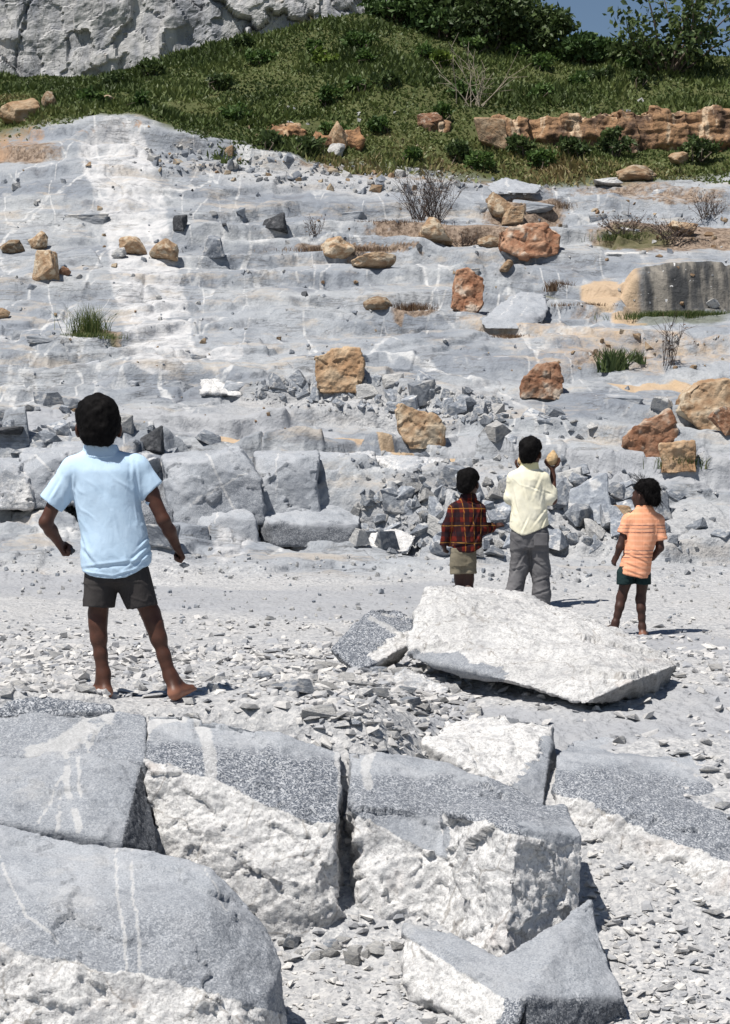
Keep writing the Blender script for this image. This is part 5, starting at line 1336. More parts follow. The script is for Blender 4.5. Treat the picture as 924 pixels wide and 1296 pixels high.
def rock_mesh(name, seed, kind='angular', sub=3, npts=12, rough=.05):
    """unit rock: base at z=0, about 1 wide, 1 deep, 1 tall"""
    rs = np.random.RandomState(seed)
    if kind == 'boxy':
        P = np.array([[sx, sy, sz] for sx in (-1, 1) for sy in (-1, 1) for sz in (-1, 1)], float)
        P[:, :2] *= np.where(P[:, 2:] > 0, .66+.36*rs.rand(8, 1), .8+.2*rs.rand(8, 1)); P += rs.randn(8, 3)*.26
        P = np.vstack([P, rs.uniform(-1, 1, (3, 3))*[1.1, 1.1, .6]])
    elif kind == 'round':
        P = rs.randn(26, 3); P /= np.linalg.norm(P, axis=1, keepdims=True); P *= (.86+.22*rs.rand(26, 1))
    elif kind == 'wedge':
        P = np.array([[-1, -1, -1], [1, -1, -1], [1, 1, -1], [-1, 1, -1], [-.8, -.2, .2], [.9, -.1, .8], [.7, .6, 1], [-.2, .7, .6]], float)+rs.randn(8, 3)*.22
    else:
        P = rs.randn(npts, 3); P /= np.linalg.norm(P, axis=1, keepdims=True); P *= (.75+.45*rs.rand(npts, 1))
    b = bmesh.new()
    for p in P: b.verts.new(p)
    bmesh.ops.convex_hull(b, input=b.verts)
    bmesh.ops.delete(b, geom=[v for v in b.verts if not v.link_faces], context='VERTS')
    if sub:
        bmesh.ops.bevel(b, geom=list(b.edges), offset=(.07 if sub > 2 else .02) if kind != 'round' else .16, segments=1, affect='EDGES', clamp_overlap=True)
        bmesh.ops.triangulate(b, faces=b.faces)
        for _ in range(sub):
            e = [x for x in b.edges if x.calc_length() > .16]
            if e: bmesh.ops.subdivide_edges(b, edges=e, cuts=1, use_grid_fill=True)
        bmesh.ops.triangulate(b, faces=b.faces)
    me = bpy.data.meshes.new(name); b.to_mesh(me); b.free()
    V = get_V(me)
    if sub:
        N = get_N(me)
        rough = .11 if sub > 4 else rough
        n = fbm(V[:, 0]*1.6+seed, V[:, 1]*1.6, V[:, 2]*1.6, 4, seed)+.4*fbm(V[:, 0]*6, V[:, 1]*6+seed, V[:, 2]*6, 3, seed+3)
        V = V+N*(n*(rough if sub > 2 else .015))[:, None]
        V = V+np.where(kind == 'round', .12, .05 if sub > 2 else .02)*np.stack([fbm(V[:, 1]+seed, V[:, 2], 0, 2, 5), fbm(V[:, 2], V[:, 0]+seed, 0, 2, 6), fbm(V[:, 0], V[:, 1]+seed, 0, 2, 7)], 1)
    lo, hi = V.min(0), V.max(0)
    V = (V-(lo+hi)/2)/(hi-lo); V[:, 2] += .5
    set_V(me, V)
    return me

LIB = {}
def lib(kind, i, sub):
    k = (kind, i, sub)
    if k not in LIB: LIB[k] = rock_mesh('rock', 1000+hash((kind == 'boxy', kind == 'round', kind == 'wedge', i)) % 900, kind, sub)
    return LIB[k]
def put_rock(name, px, pyb, w, h, mat, kind, i, sub=3, sink=.12, depth=None, rz=None, tilt=(0, 0), raise_=0.0, fresh=False):
    """a rock standing where the row pyb of the photograph meets the ground; w, h in photograph pixels"""
    X, Y, Z = ground_hit(px, pyb)
    m = Y/F
    me = lib(kind, i, sub)
    key = (me.name, mat.name)
    me2 = LIB.get(key)
    if me2 is None:
        me2 = me.copy(); me2.materials.clear(); me2.materials.append(mat); LIB[key] = me2
    o = bpy.data.objects.new(name, me2); COL.objects.link(o)
    hh = h*m*(1+sink)
    dd = depth*m if depth else w*m*random.uniform(.7, 1.0)
    o.location = (X, Y+dd*(.35 if name == 'flat_rock' else .15 if sub > 2 else .3), Z-hh*sink+raise_)
    o.scale = (w*m, dd, hh)
    o.rotation_euler = (tilt[0], tilt[1], random.uniform(-.5, .5) if rz is None else rz)
    return o

def hand_rock(poly, mat, label, k):
    """boulder with the outline seen in the photograph, a flat broken front and a rounded back"""
    pb = max(p[1] for p in poly); xs = [p[0] for p in poly]; w = max(xs)-min(xs); h = pb-min(p[1] for p in poly)
    gx, gy, gz = ground_hit(sum(xs)/len(xs), pb); m = gy/F; D = .75*w*m; gy -= .25*D
    pts = []; cx = (min(xs)+max(xs))/2
    for x, y in poly:
        t = (pb-y)/h; lean = .16*h*m*t+random.uniform(-.04, .04)*w*m
        pts.append(W(x, y+(4+.08*h if t < .12 else 0), gy+lean))
        X2, _, Z2 = W(cx+(x-cx)*.82, pb+(y-pb)*.9+(4+.08*h if t < .12 else 0), gy); pts.append((X2, gy+D+lean, Z2))
        X3, _, Z3 = W(cx+(x-cx)*1.03, pb+(y-pb)*1.04+(4+.08*h if t < .12 else 0), gy); pts.append((X3, gy+lean+D*.45, Z3))
    me = remesh_hull('boulder', [pts], max(.009, w*m/70))
    V = get_V(me).astype(float); N = get_N(me); S = w*m; f = 1/S
    q1, q2, qid, qx, qy = worley2(V[:, 0]*3.2*f+V[:, 1]*f, V[:, 2]*3.2*f+V[:, 1]*1.5*f, 700+k)
    d = .05*fbm(V[:, 0]*2.2*f, V[:, 1]*2.2*f, V[:, 2]*2.2*f, 4, 710+k)+.018*fbm(V[:, 0]*9*f, V[:, 1]*9*f, V[:, 2]*9*f, 4, 720+k)+.10*(qx*(qid*7 % 1-.5)+qy*(qid*13 % 1-.5))
    V = V+N*(d*S)[:, None]; piv = V.mean(0); piv[2] = V[:, 2].min(); set_V(me, V-piv)
    me.polygons.foreach_set('use_smooth', np.ones(len(me.polygons), bool))
    tag(link('boulder', me, mat, None, piv), label, 'rock')

def build_boulders():
    B = [  # px, base row, w, h, material, kind, mesh, label
        (25, 156, 56, 34, ORG, 'round', 0, 'large orange-brown boulder on the bank at the far left below the cliff'),
        (62, 140, 22, 26, TAN, 'round', 1, 'upright tan boulder beside the orange boulder on the far left bank'),
        (136, 132, 20, 12, TAN, 'round', 2, 'small tan boulder alone in the grass of the left bank'),
        (15, 321, 32, 18, TAN, 'round', 3, 'low tan boulder at the left edge of the rock slope'),
        (48, 316, 26, 24, TAN, 'round', 4, 'rounded brown boulder on top of the left edge cluster'),
        (57, 354, 35, 38, TAN, 'boxy', 0, 'tall tan boulder in front of the left edge cluster'),
        (81, 350, 17, 12, RED, 'angular', 0, 'small rusty stone at the right foot of the tall tan boulder'),
        (4, 404, 18, 14, ORG, 'angular', 1, 'small orange stone cut by the left picture edge above the grass tuft'),
        (166, 322, 36, 24, TAN, 'angular', 2, 'tan angular boulder on the pale streak, left of the round one'),
        (150, 326, 20, 14, PAL, 'angular', 3, 'small pale stone at the left of the tan angular boulder'),
        (208, 330, 40, 27, TAN, 'round', 5, 'rounded tan boulder with shaded underside on the pale streak'),
        (270, 329, 29, 30, GRY, 'boxy', 1, 'grey squared boulder standing right of the pale streak'),
        (349, 300, 30, 24, DRK, 'wedge', 0, 'dark charcoal wedge of rock on the upper slope'),
        (228, 292, 18, 20, DRK, 'boxy', 2, 'dark block in the notch beside the pale streak'),
        (428, 331, 42, 28, TAN, 'round', 6, 'smooth tan boulder with a dark underside, left of two at mid slope'),
        (473, 340, 58, 20, TAN, 'round', 7, 'long low tan boulder touching the smooth one at mid slope'),
        (553, 308, 46, 34, TAN, 'angular', 4, 'tan cracked boulder beside the dark twiggy shrub'),
        (634, 276, 40, 32, TAN, 'angular', 5, 'brown jagged boulder behind the pale squared stone on the upper slope'),
        (648, 286, 36, 24, ORG, 'boxy', 3, 'pale squared stone in front of the brown jagged boulder'),
        (671, 318, 82, 36, RED, 'round', 8, 'big long red-brown boulder on the upper right slope'),
        (622, 312, 34, 15, TAN, 'angular', 6, 'flat tan stone at the left end of the long red-brown boulder'),
        (642, 345, 24, 15, ORG, 'angular', 7, 'small pale orange stone between the red boulders'),
        (592, 394, 45, 56, RED, 'wedge', 1, 'upright angular rust-red boulder on the middle slope'),
        (478, 392, 38, 18, TAN, 'round', 9, 'brown low boulder at the edge of the dark soil patch'),
        (430, 490, 62, 50, ORG, 'boxy', 4, 'squared orange and tan boulder standing on the step above the rubble'),
        (534, 562, 68, 52, TAN, 'round', 10, 'large smooth tan boulder tipped on its side above the yellow seam'),
        (687, 499, 55, 43, RED, 'boxy', 5, 'red boulder with white streaks behind the cream-shirted boy'),
        (823, 576, 72, 58, RED, 'boxy', 6, 'big rust-brown boulder right of the children with a small pale stone on it'),
        (838, 524, 30, 18, PAL, 'round', 11, 'small pale stone sitting behind the big rust-brown boulder'),
        (897, 537, 72, 58, TAN, 'round', 12, 'biggest tan boulder at the right picture edge'),
        (914, 549, 36, 34, RED, 'angular', 8, 'red-brown stone in front of the biggest tan boulder at the right edge'),
        (859, 592, 46, 33, ORG, 'boxy', 7, 'squared orange and white stone with grass at its foot'),
        (772, 664, 46, 26, ORG, 'boxy', 8, 'orange stained squared stone in the rubble left of the orange-shirted child'),
        (806, 228, 62, 20, TAN, 'angular', 9, 'tan jagged boulder on the soil below the grassy bank'),
        (770, 236, 40, 14, PAL, 'angular', 10, 'pale flat boulder beside the tan jagged one below the bank'),
        (860, 208, 32, 17, ORG, 'round', 13, 'pinkish round boulder in the grass under the outcrop'),
        (864, 298, 40, 20, TAN, 'angular', 11, 'tan pointed stone in the brown scrub at the right'),
        (545, 162, 36, 20, RED, 'round', 14, 'brown boulder half sunk in the grass left of the outcrop'),
        (428, 186, 30, 34, ORG, 'angular', 12, 'orange stained stone at the earth cut in the bank'),
        (426, 198, 26, 18, PAL, 'angular', 13, 'pale grey stone under the orange stone at the bank foot'),
        (620, 188, 44, 42, ORG, 'boxy', 19, 'orange and tan outcrop boulder at the left end of the rock band'),
        (192, 572, 30, 34, DRK, 'wedge', 2, 'dark pointed shard leaning right of the blue-shirted boy’s head'),
        (258, 590, 26, 12, DRK, 'boxy', 10, 'small black stone lying on the ledge right of the blue-shirted boy'),
        (903, 392, 18, 12, PAL, 'angular', 14, 'pale stone in the grass at the foot of the dark wall'),
        (742, 664, 66, 66, GRY, 'wedge', 3, 'large blue-grey block leaning left of the orange-shirted child'),
        (724, 616, 34, 26, PAL, 'wedge', 4, 'bright pointed rock beside the raised fruit'),
        (834, 655, 40, 34, GRY, 'wedge', 5, 'pale grey pointed rock right of the orange-shirted child’s head'),
        (735, 602, 26, 15, GRY, 'wedge', 6, 'small pale grey rock alone on the flat above the rubble'),
    ]
    HAND = {'squared orange and tan boulder standing on the step': [(400, 452), (420, 442), (455, 441), (461, 462), (457, 489), (404, 489), (399, 470)], 'big rust-brown boulder right of the children': [(790, 556), (800, 541), (850, 520), (857, 545), (852, 573), (792, 577)], 'red boulder with white streaks': [(660, 496), (664, 480), (680, 459), (706, 459), (714, 480), (710, 499)], 'upright angular rust-red boulder': [(572, 388), (578, 342), (592, 340), (612, 352), (612, 384), (598, 395)], 'large smooth tan boulder tipped': [(500, 520), (508, 510), (552, 528), (565, 542), (560, 561), (520, 561), (503, 545)], 'squared orange and white stone with grass': [(837, 592), (838, 562), (880, 558), (882, 591)], 'big long red-brown boulder': [(632, 293), (645, 285), (690, 284), (710, 296), (706, 315), (660, 319), (634, 312)], 'biggest tan boulder at the right': [(862, 520), (866, 498), (884, 484), (924, 480), (944, 500), (944, 537), (890, 538)], 'orange stained squared stone in the rubble': [(752, 642), (795, 640), (801, 655), (790, 665), (752, 662)]}
    for (px, pb, w, h, mat, kind, i, lab) in B:
        hk = [k for k in HAND if lab.startswith(k)]
        if hk:
            hand_rock(HAND[hk[0]], mat, lab.replace('’', "'"), i); continue
        r = 0.0 if kind in ('boxy', 'wedge') else None
        o = put_rock('boulder' if w > 28 else 'stone', px, pb, w, h, mat, kind, i, 4, .10, rz=(random.uniform(-.35, .35) if r is not None else None))
        tag(o, lab.replace('’', "'"), 'rock')
        if 'tipped on its side' in lab: o.rotation_euler = (0, .35, .2)
    # broken blocks still seated in the left ledge
    for k, (px, pb, w, h, mat, kind) in enumerate(((22, 618, 62, 40, GRY, 'boxy'), (84, 600, 48, 30, PAL, 'wedge'), (40, 578, 56, 24, GRY, 'wedge'), (150, 640, 70, 42, PAL, 'boxy'), 
                                                   (205, 690, 46, 40, GRY, 'boxy'), (180, 600, 56, 30, GRY, 'boxy'), (10, 560, 50, 16, DRK, 'boxy'), (120, 570, 60, 24, PAL, 'wedge'))):
        o = put_rock('ledge_block', px, pb, w, h*.72, mat, kind, 50+k, 3, .3, depth=w*.9, rz=random.uniform(-.4, .4)); tag(o, 'angular fractured block still seated in the broken grey ledge at the left', 'rock', 'blocks of the left ledge')
    # the weathered rock band in the bank
    for k, (x0, x1, yt, yb, lab) in enumerate(((664, 782, 136, 188, 'dark brown layered rock face in the bank, between the orange boulder and the longest face'),
                                               (786, 996, 131, 192, 'longest streaked tan and brown rock face in the bank, cut by the right picture edge'),
                                               (626, 668, 140, 186, 'tan cracked rock face in the bank just right of the orange boulder'),
                                               (322, 386, 152, 172, 'low rusty rock face half hidden in the grass of the left bank'),
                                               (398, 456, 158, 186, 'rusty orange broken rock face in the grass above the grey stones'),
                                               (538, 566, 146, 166, 'small brown rock face in the grass between the dead branches and the grey stones'))):
        outcrop(x0, x1, yt, yb, lab, k)

def outcrop(x0, x1, yt, yb, label, k):
    """a low layered rock face standing out of the grassy bank"""
    gx, gy, gz = ground_hit((x0+x1)/2, yb)
    m = gy/F; rs = np.random.RandomState(70+k); n = max(3, int((x1-x0)/20))
    hulls = []
    xs = np.linspace(x0, x1, n+1)
    for i in range(n):
        a, c = xs[i]-3, xs[i+1]+3; t = yt+rs.uniform(-2, 8); f = rs.uniform(-.06, .06)
        X0, X1 = (a-CX)*m, (c-CX)*m; zt, zb = (CY-t)*m, (CY-yb-8)*m; s_ = rs.uniform(.05, .22)
        hulls.append([(X0, gy+f, zb), (X1, gy+f+rs.uniform(-.1, .1), zb), (X0+.05, gy+f+s_, zt-rs.uniform(0, .12)), (X1-.05, gy+f+s_, zt-rs.uniform(0, .12)), (X0+.02, gy+f+.02, zb+(zt-zb)*.6), (X1, gy+f, zb+(zt-zb)*.6),
                      (X0, gy+1.5, zt+.05), (X1, gy+1.5, zt+.05), (X0, gy+1.5, zb), (X1, gy+1.5, zb)])
    me = remesh_hull('rock_outcrop', hulls, .022)
    V = get_V(me).astype(float); N = get_N(me)
    lay = fbm(V[:, 0]*.7, V[:, 1]*.7, V[:, 2]*7, 4, 480+k)
    D = .055*lay+.022*fbm(V[:, 0]*2.2, V[:, 1]*2.2, V[:, 2]*2.2, 5, 490+k)+.045*fbm(V[:, 0]*6, V[:, 1]*6, V[:, 2]*6, 4, 497+k)-.05*np.abs(fbm(V[:, 0]*4, V[:, 1]*2, V[:, 2]*1.5, 3, 495+k))
    V = V+N*D[:, None]; piv = V.mean(0); piv[2] = V[:, 2].min(); set_V(me, V-piv)
    me.polygons.foreach_set('use_smooth', np.ones(len(me.polygons), bool))
    tag(link('rock_outcrop', me, OUT if k not in (3, 4) else OUR, None, piv), label, 'rock')

def mat_outcrop(name, c1, c2, c3):
    s = Nodes(name); P = s.coord()
    st = s.noise(s.coord((3.2, 3.2, .5)), 1.5, 6, .66); n1 = s.noise(P, 2.4, 6, .7); n2 = s.noise(P, 14, 4, .7)
    c = s.mix(s.rng(n1, .36, .6), c1, c2)
    c = s.mix(s.rng(st, .54, .64, 0, .9), c, c3)
    c = s.mix(s.rng(n2, .5, .68, 0, .6), c, (.05, .035, .028))
    return s.done(c, .92, s.bump(n2, .8, .03, s.bump(n1, .8, .1)))
OUT = mat_outcrop('outcrop_rock', (.085, .055, .04), (.30, .18, .10), (.52, .40, .28))
OUR = mat_outcrop('rusty_outcrop_rock', (.13, .075, .045), (.32, .18, .095), (.46, .34, .22))

def in_poly(x, y, P):
    c = False; j = len(P)-1
    for i in range(len(P)):
        if (P[i][1] > y) != (P[j][1] > y) and x < (P[j][0]-P[i][0])*(y-P[i][1])/(P[j][1]-P[i][1])+P[i][0]: c = not c
        j = i
    return c

def build_rubble():
    rs = random.Random(5)
    def scatter(n, poly, wr, mats, label, group, minr=0.0, name='broken_stone', tilt=.5, flat=(.5, .9), heap=0.0, stuff=False):
        xs = [p[0] for p in poly]; ys = [p[1] for p in poly]; got = []; tries = 0
        while len(got) < n and tries < n*40:
            tries += 1
            x, y = rs.uniform(min(xs), max(xs)), rs.uniform(min(ys), max(ys))
            if not in_poly(x, y, poly): continue
            w = wr[0]+(wr[1]-wr[0])*rs.random()**2.0
            if any(math.hypot((x-a)*1.0, (y-b)*1.5) < minr*(w+c)*.5 for a, b, c in got): continue
            got.append((x, y, w))
        for x, y, w in sorted(got, key=lambda q: q[1]):
            o = put_rock(name, x, y, w, w*rs.uniform(*flat), rs.choice(mats), rs.choice(['boxy', 'wedge', 'angular', 'wedge']), rs.randrange(30, 40), 2, .15,
                         rz=rs.uniform(-3, 3), tilt=(rs.uniform(-tilt, tilt), rs.uniform(-tilt, tilt)), raise_=heap*rs.random()*w*.008)
            if stuff: SMALL.append(o)
            else: tag(o, label, 'rock', group)
    SMALL = []
    G2 = [GRY, GRY, GRY, PAL, GRY]
    for k in range(40):
        x, y = rs.uniform(-10, 934), rs.uniform(238, 545)
        if (x > 690 and 325 < y < 480) or (320 < x < 660 and y > 478): continue
        w = 24+90*rs.random()**2
        o = put_rock('flat_rock', x, y, w, rs.uniform(5, 11)+w*.05, rs.choice([SLB, SLB, SLB, PAL]), rs.choice(['boxy', 'wedge', 'boxy']), rs.randrange(70, 82), 3, .62, depth=w*rs.uniform(.5, .9), rz=rs.uniform(-.35, .35), tilt=(rs.uniform(.14, .30), rs.uniform(-.06, .06)))
        tag(o, 'low flat grey slab of bedrock with a broken front edge on the stepped slope', 'rock', 'slabs of the rock slope')
    scatter(150, [(445, 646), (560, 618), (700, 618), (800, 628), (815, 690), (620, 712), (500, 705), (455, 695)], (13, 44), G2, 'sharp-edged blue-grey stone in the rubble heap at the ledge behind the three children', 'stones of the rubble heap', .50, heap=.3)
    scatter(66, [(322, 484), (400, 488), (500, 486), (600, 500), (650, 520), (640, 548), (560, 530), (420, 520), (330, 506)], (8, 32), G2, 'broken blue-grey stone strewn over the step below the squared orange boulder', 'stones strewn on the step', .5)
    scatter(26, [(560, 545), (640, 515), (760, 540), (780, 555), (640, 560)], (8, 34), G2, 'flat grey stone on the shelf above the rubble heap', 'stones on the shelf', .6, flat=(.25, .5))
    scatter(34, [(0, 515), (90, 512), (210, 545), (300, 572), (290, 600), (120, 580), (0, 560)], (10, 40), G2, 'grey broken stone along the ledge behind the blue-shirted boy', 'stones along the left ledge', .6, flat=(.3, .6))
    scatter(22, [(780, 610), (924, 620), (924, 690), (800, 690)], (8, 36), G2, 'pale grey stone scattered right of the orange-shirted child', 'stones at the right', .7, flat=(.3, .6))
    scatter(80, [(180, 190), (300, 196), (400, 212), (560, 222), (600, 240), (470, 250), (330, 232), (200, 218)], (5, 17), [GRY, PAL, GRY, TAN], 'small grey stone littering the foot of the grassy bank', 'stones below the bank', .4, stuff=True)
    scatter(34, [(640, 255), (924, 262), (924, 330), (660, 330)], (5, 15), [TAN, PAL, TAN, GRY], 'small tan stone in the brown soil of the upper right slope', 'stones of the upper right slope', .5, stuff=True)
    scatter(26, [(760, 425), (924, 425), (924, 470), (690, 470)], (4, 12), [TAN, PAL], 'small pale stone in the sandy patch on the right slope', 'stones of the sandy patch', .5, stuff=True)
    scatter(44, [(0, 230), (330, 240), (560, 330), (560, 450), (0, 460)], (4, 13), [GRY, PAL, TAN, DRK], 'small stone lying loose on the bare rock slope', 'loose stones on the rock slope', .5, stuff=True)
    scatter(260, [(0, 200), (330, 215), (700, 245), (924, 250), (924, 590), (600, 560), (0, 530)], (2.2, 8), [GRY, PAL, GRY, TAN], '', '', .3, stuff=True)
    scatter(260, [(180, 186), (300, 192), (400, 208), (560, 218), (720, 240), (470, 250), (330, 232), (200, 218)], (2.5, 9), [GRY, PAL], '', '', .3, stuff=True)
    scatter(300, [(0, 690), (520, 705), (924, 690), (924, 740), (0, 735)], (2, 8), [GRY, PAL, PAL], '', '', .3, stuff=True)
    scatter(420, [(0, 735), (924, 740), (924, 850), (560, 790), (0, 800)], (1.6, 7), [GRY, PAL, PAL], '', '', .3, stuff=True)
    scatter(260, [(320, 484), (650, 505), (650, 548), (420, 525), (300, 506)], (3, 10), [GRY, PAL], '', '', .3, stuff=True)
    scatter(260, RUBBLE_POLY, (4, 12), [GRY, PAL], '', '', .3, stuff=True)
    scatter(40, [(180, 165), (330, 120), (600, 150), (900, 110), (900, 170), (560, 205), (420, 196)], (4, 10), [PAL, PAL, TAN], 'small pale stone showing in the grass of the bank', 'stones in the grass', .5, stuff=True)
    scatter(20, [(322, 1150), (380, 1165), (440, 1190), (510, 1185), (505, 1215), (430, 1225), (370, 1215)], (14, 44), [PAL, GRY, PAL], 'flat broken stone wedged in the gravel hollow between the big foreground blocks', 'stones between the foreground blocks', .45, flat=(.3, .55), tilt=.2)
    scatter(16, [(330, 840), (520, 850), (560, 890), (450, 930), (340, 880)], (24, 62), [PAL, PAL, GRY], 'flat pale stone among the chips left of the great tilted slab', 'flat stones among the chips', .7, flat=(.25, .4), tilt=.14)
    # the many little stones of the far slope: one mass
    b = bmesh.new(); mats = []
    for o in SMALL:
        m = o.data.copy(); m.transform(Matrix.LocRotScale(o.location, o.rotation_euler, o.scale)); mt = o.data.materials[0]
        if mt not in mats: mats.append(mt)
        k = len(b.faces); b.from_mesh(m); b.faces.ensure_lookup_table()
        for f in b.faces[k:]: f.material_index = mats.index(mt)
        bpy.data.meshes.remove(m); bpy.data.objects.remove(o)
    me = bpy.data.meshes.new('small_stones'); b.to_mesh(me); b.free()
    for mt in mats: me.materials.append(mt)
    tag(link('small_stones', me), 'countless small stones strewn over the far slope and bank', 'stones', kind='stuff')

def build_chips():
    rs = np.random.RandomState(21)
    # where chips lie: picture rows of the gravel floor
    def sample(n):
        px = rs.uniform(-140, 1060, n); Y = np.exp(rs.uniform(math.log(7.0), math.log(16.5), n))
        X = (px-CX)*Y/F
        d = np.where(Y > 9.7, .75, 1.0)*(.35+.9*sstep(-.2, .45, fbm(X*1.2, Y*.8, 5, 3, 500)))
        d *= np.where((Y > 14.2), .35, 1)
        d *= np.where((px > 600) & (Y > 9.6) & (Y < 15), .26, 1)
        d *= np.where((px < 330) & (Y < 9.75), 0, 1)
        keep = rs.rand(n) < d
        return X[keep], Y[keep]
    X, Y = sample(36000)
    n = len(X)
    size = .009+.046*rs.rand(n)**3.6+.012*rs.rand(n)
    size *= np.where(Y < 9.6, .75, 1.0)
    big = (rs.rand(n) < .012) & (X < 0); size[big] *= 1.7
    Z = terrain_at(X, Y)
    scr = size/Y*(np.abs((X*F/Y)) < 470)
    order = np.argsort(-scr)
    meshes = []
    for i in range(14):
        m = rock_mesh('rock_chip', 3000+i, ['angular', 'wedge', 'boxy'][i % 3], 0, 9)
        m.materials.append(CHP); meshes.append(m)
    feet = lambda x, y: (abs(y-9.97) < .12 and -1.3 < x < -.7)
    for k in order[:290]:
        o = bpy.data.objects.new('rock_chip', meshes[rs.randint(14)]); COL.objects.link(o)
        s = size[k]*1.1
        o.location = (X[k], Y[k], Z[k]-s*.10); o.scale = (s*(1.1+.6*rs.rand()), s*(.9+.5*rs.rand()), s*(.30+.30*rs.rand()))
        o.rotation_euler = (rs.randn()*.16, rs.randn()*.16, rs.rand()*6.28)
        tag(o, 'flat angular grey chip lying loose on the gravel around the big blocks', 'rock', 'loose rock chips on the gravel')
    rest = order[290:]
    # the countless smaller chips
    VV = []; FF = []; base = 0
    data = []
    for m in meshes:
        b = bmesh.new(); b.from_mesh(m); bmesh.ops.triangulate(b, faces=b.faces); b.verts.ensure_lookup_table()
        data.append((np.array([v.co[:] for v in b.verts]), np.array([[v.index for v in f.verts] for f in b.faces]))); b.free()
    tint = []
    for j, (mv, mf) in enumerate(data):
        ks = rest[j::len(data)]; c = len(ks)
        s = size[ks]
        sc = np.stack([s*(1.1+.6*rs.rand(c)), s*(.9+.5*rs.rand(c)), s*(.32+.4*rs.rand(c))], 1)
        v = mv[None]*sc[:, None]
        tx, ty = rs.randn(c, 1)*.22, rs.randn(c, 1)*.22
        v[..., 2] += v[..., 0]*tx+v[..., 1]*ty
        a = rs.rand(c)*6.28; ca, sa = np.cos(a)[:, None], np.sin(a)[:, None]
        x, y = v[..., 0]*ca-v[..., 1]*sa, v[..., 0]*sa+v[..., 1]*ca
        v = np.stack([x+X[ks][:, None], y+Y[ks][:, None], v[..., 2]+(Z[ks]-s*.10)[:, None]], 2)
        VV.append(v.reshape(-1, 3)); FF.append((mf[None]+(np.arange(c)*len(mv))[:, None, None]+base).reshape(-1, 3)); base += c*len(mv)
        tint.append(np.repeat(rs.rand(c), len(mv)))
    me = np_mesh('gravel', np.concatenate(VV), np.concatenate(FF), False)
    set_col(me, 'tint', np.concatenate(tint))
    s = Nodes('loose_gravel'); t = s.sep(s.attr('tint'))[0]; P = s.coord()
    c = s.mix(s.rng(t, .0, .55), (.30, .31, .33), (.47, .46, .45)); c = s.mix(s.rng(t, .6, 1), c, (.58, .565, .54))
    c = s.mix(s.rng(s.noise(P, 60, 3, .7), .45, .7, 0, .45), c, (.24, .24, .25))
    o = link('gravel', me, s.done(c, .9, s.bump(s.noise(P, 70, 3, .7), .5, .006))); tag(o, 'countless small grey chips covering the quarry floor', 'gravel', kind='stuff')
# ================================================================== plants
LEAF_D = mat_leaf('dark_leaf', [(.030, .060, .019), (.068, .118, .036), (.125, .18, .06)], .22)
LEAF_M = mat_leaf('bush_leaf', [(.030, .052, .018), (.070, .105, .034), (.14, .18, .065)], .25)
LEAF_G = mat_leaf('fresh_leaf', [(.035, .07, .018), (.08, .14, .035), (.15, .21, .06)], .3)
LEAF_Y = mat_leaf('yellow_green_leaf', [(.06, .10, .02), (.14, .20, .035), (.24, .28, .06)], .3)
GRASS = mat_leaf('bank_grass', [(.042, .064, .018), (.088, .122, .036), (.14, .17, .056), (.25, .19, .095)], .22)
DRY = mat_leaf('dry_scrub', [(.06, .035, .025), (.14, .085, .055), (.24, .17, .10)], .15)
TUFT = mat_leaf('grass_tuft_blades', [(.03, .06, .015), (.08, .12, .03), (.20, .20, .08)], .25)
BARK = mat_plain('grey_bark', (.12, .095, .075), .9, 30)
TWIG = mat_plain('dry_twig', (.075, .06, .055), .9, 30)
PALE = mat_plain('bleached_twig', (.32, .28, .22), .9, 30)

def leaf_mesh(name, P, size, rs, up=.2, tint=None, aspect=.55, tintspread=.35, droop=None):
    """one folded leaf per point"""
    n = len(P)
    D = rs.randn(n, 3); D[:, 2] += up; D /= np.linalg.norm(D, axis=1, keepdims=True)
    Q = rs.randn(n, 3); S = np.cross(D, Q); S /= np.linalg.norm(S, axis=1, keepdims=True)+1e-9
    Nn = np.cross(D, S)
    s = (size*(.6+.8*rs.rand(n)))[:, None] if np.isscalar(size) else size[:, None]
    a = P; c = P+D*s; l = P+D*s*.5+S*s*aspect*.5+Nn*s*.08; r = P+D*s*.5-S*s*aspect*.5+Nn*s*.08
    V = np.stack([a, l, c, r], 1).reshape(-1, 3)
    Fc = np.arange(4*n).reshape(n, 4)
    me = np_mesh(name, V, Fc, False)
    t = rs.rand(n)*tintspread+(tint if tint is not None else .3)
    set_col(me, 'tint', np.repeat(np.clip(t, 0, 1), 4))
    return me

def tube_mesh(name, paths, sides=5):
    V = []; Fc = []
    for pts in paths:
        pts = [(np.array(p[:3], float), p[3]) for p in pts]
        for i, (p, r) in enumerate(pts):
            d = pts[min(i+1, len(pts)-1)][0]-pts[max(i-1, 0)][0]; d /= np.linalg.norm(d)+1e-9
            u = np.cross(d, (.3, 1, .1)); u /= np.linalg.norm(u); v = np.cross(d, u); b = len(V)
            for k in range(sides):
                a = 2*math.pi*k/sides; V.append(p+(u*math.cos(a)+v*math.sin(a))*r)
            if i:
                for k in range(sides): Fc.append([b-sides+k, b-sides+(k+1) % sides, b+(k+1) % sides, b+k])
    return np_mesh(name, np.array(V), np.array(Fc), True)

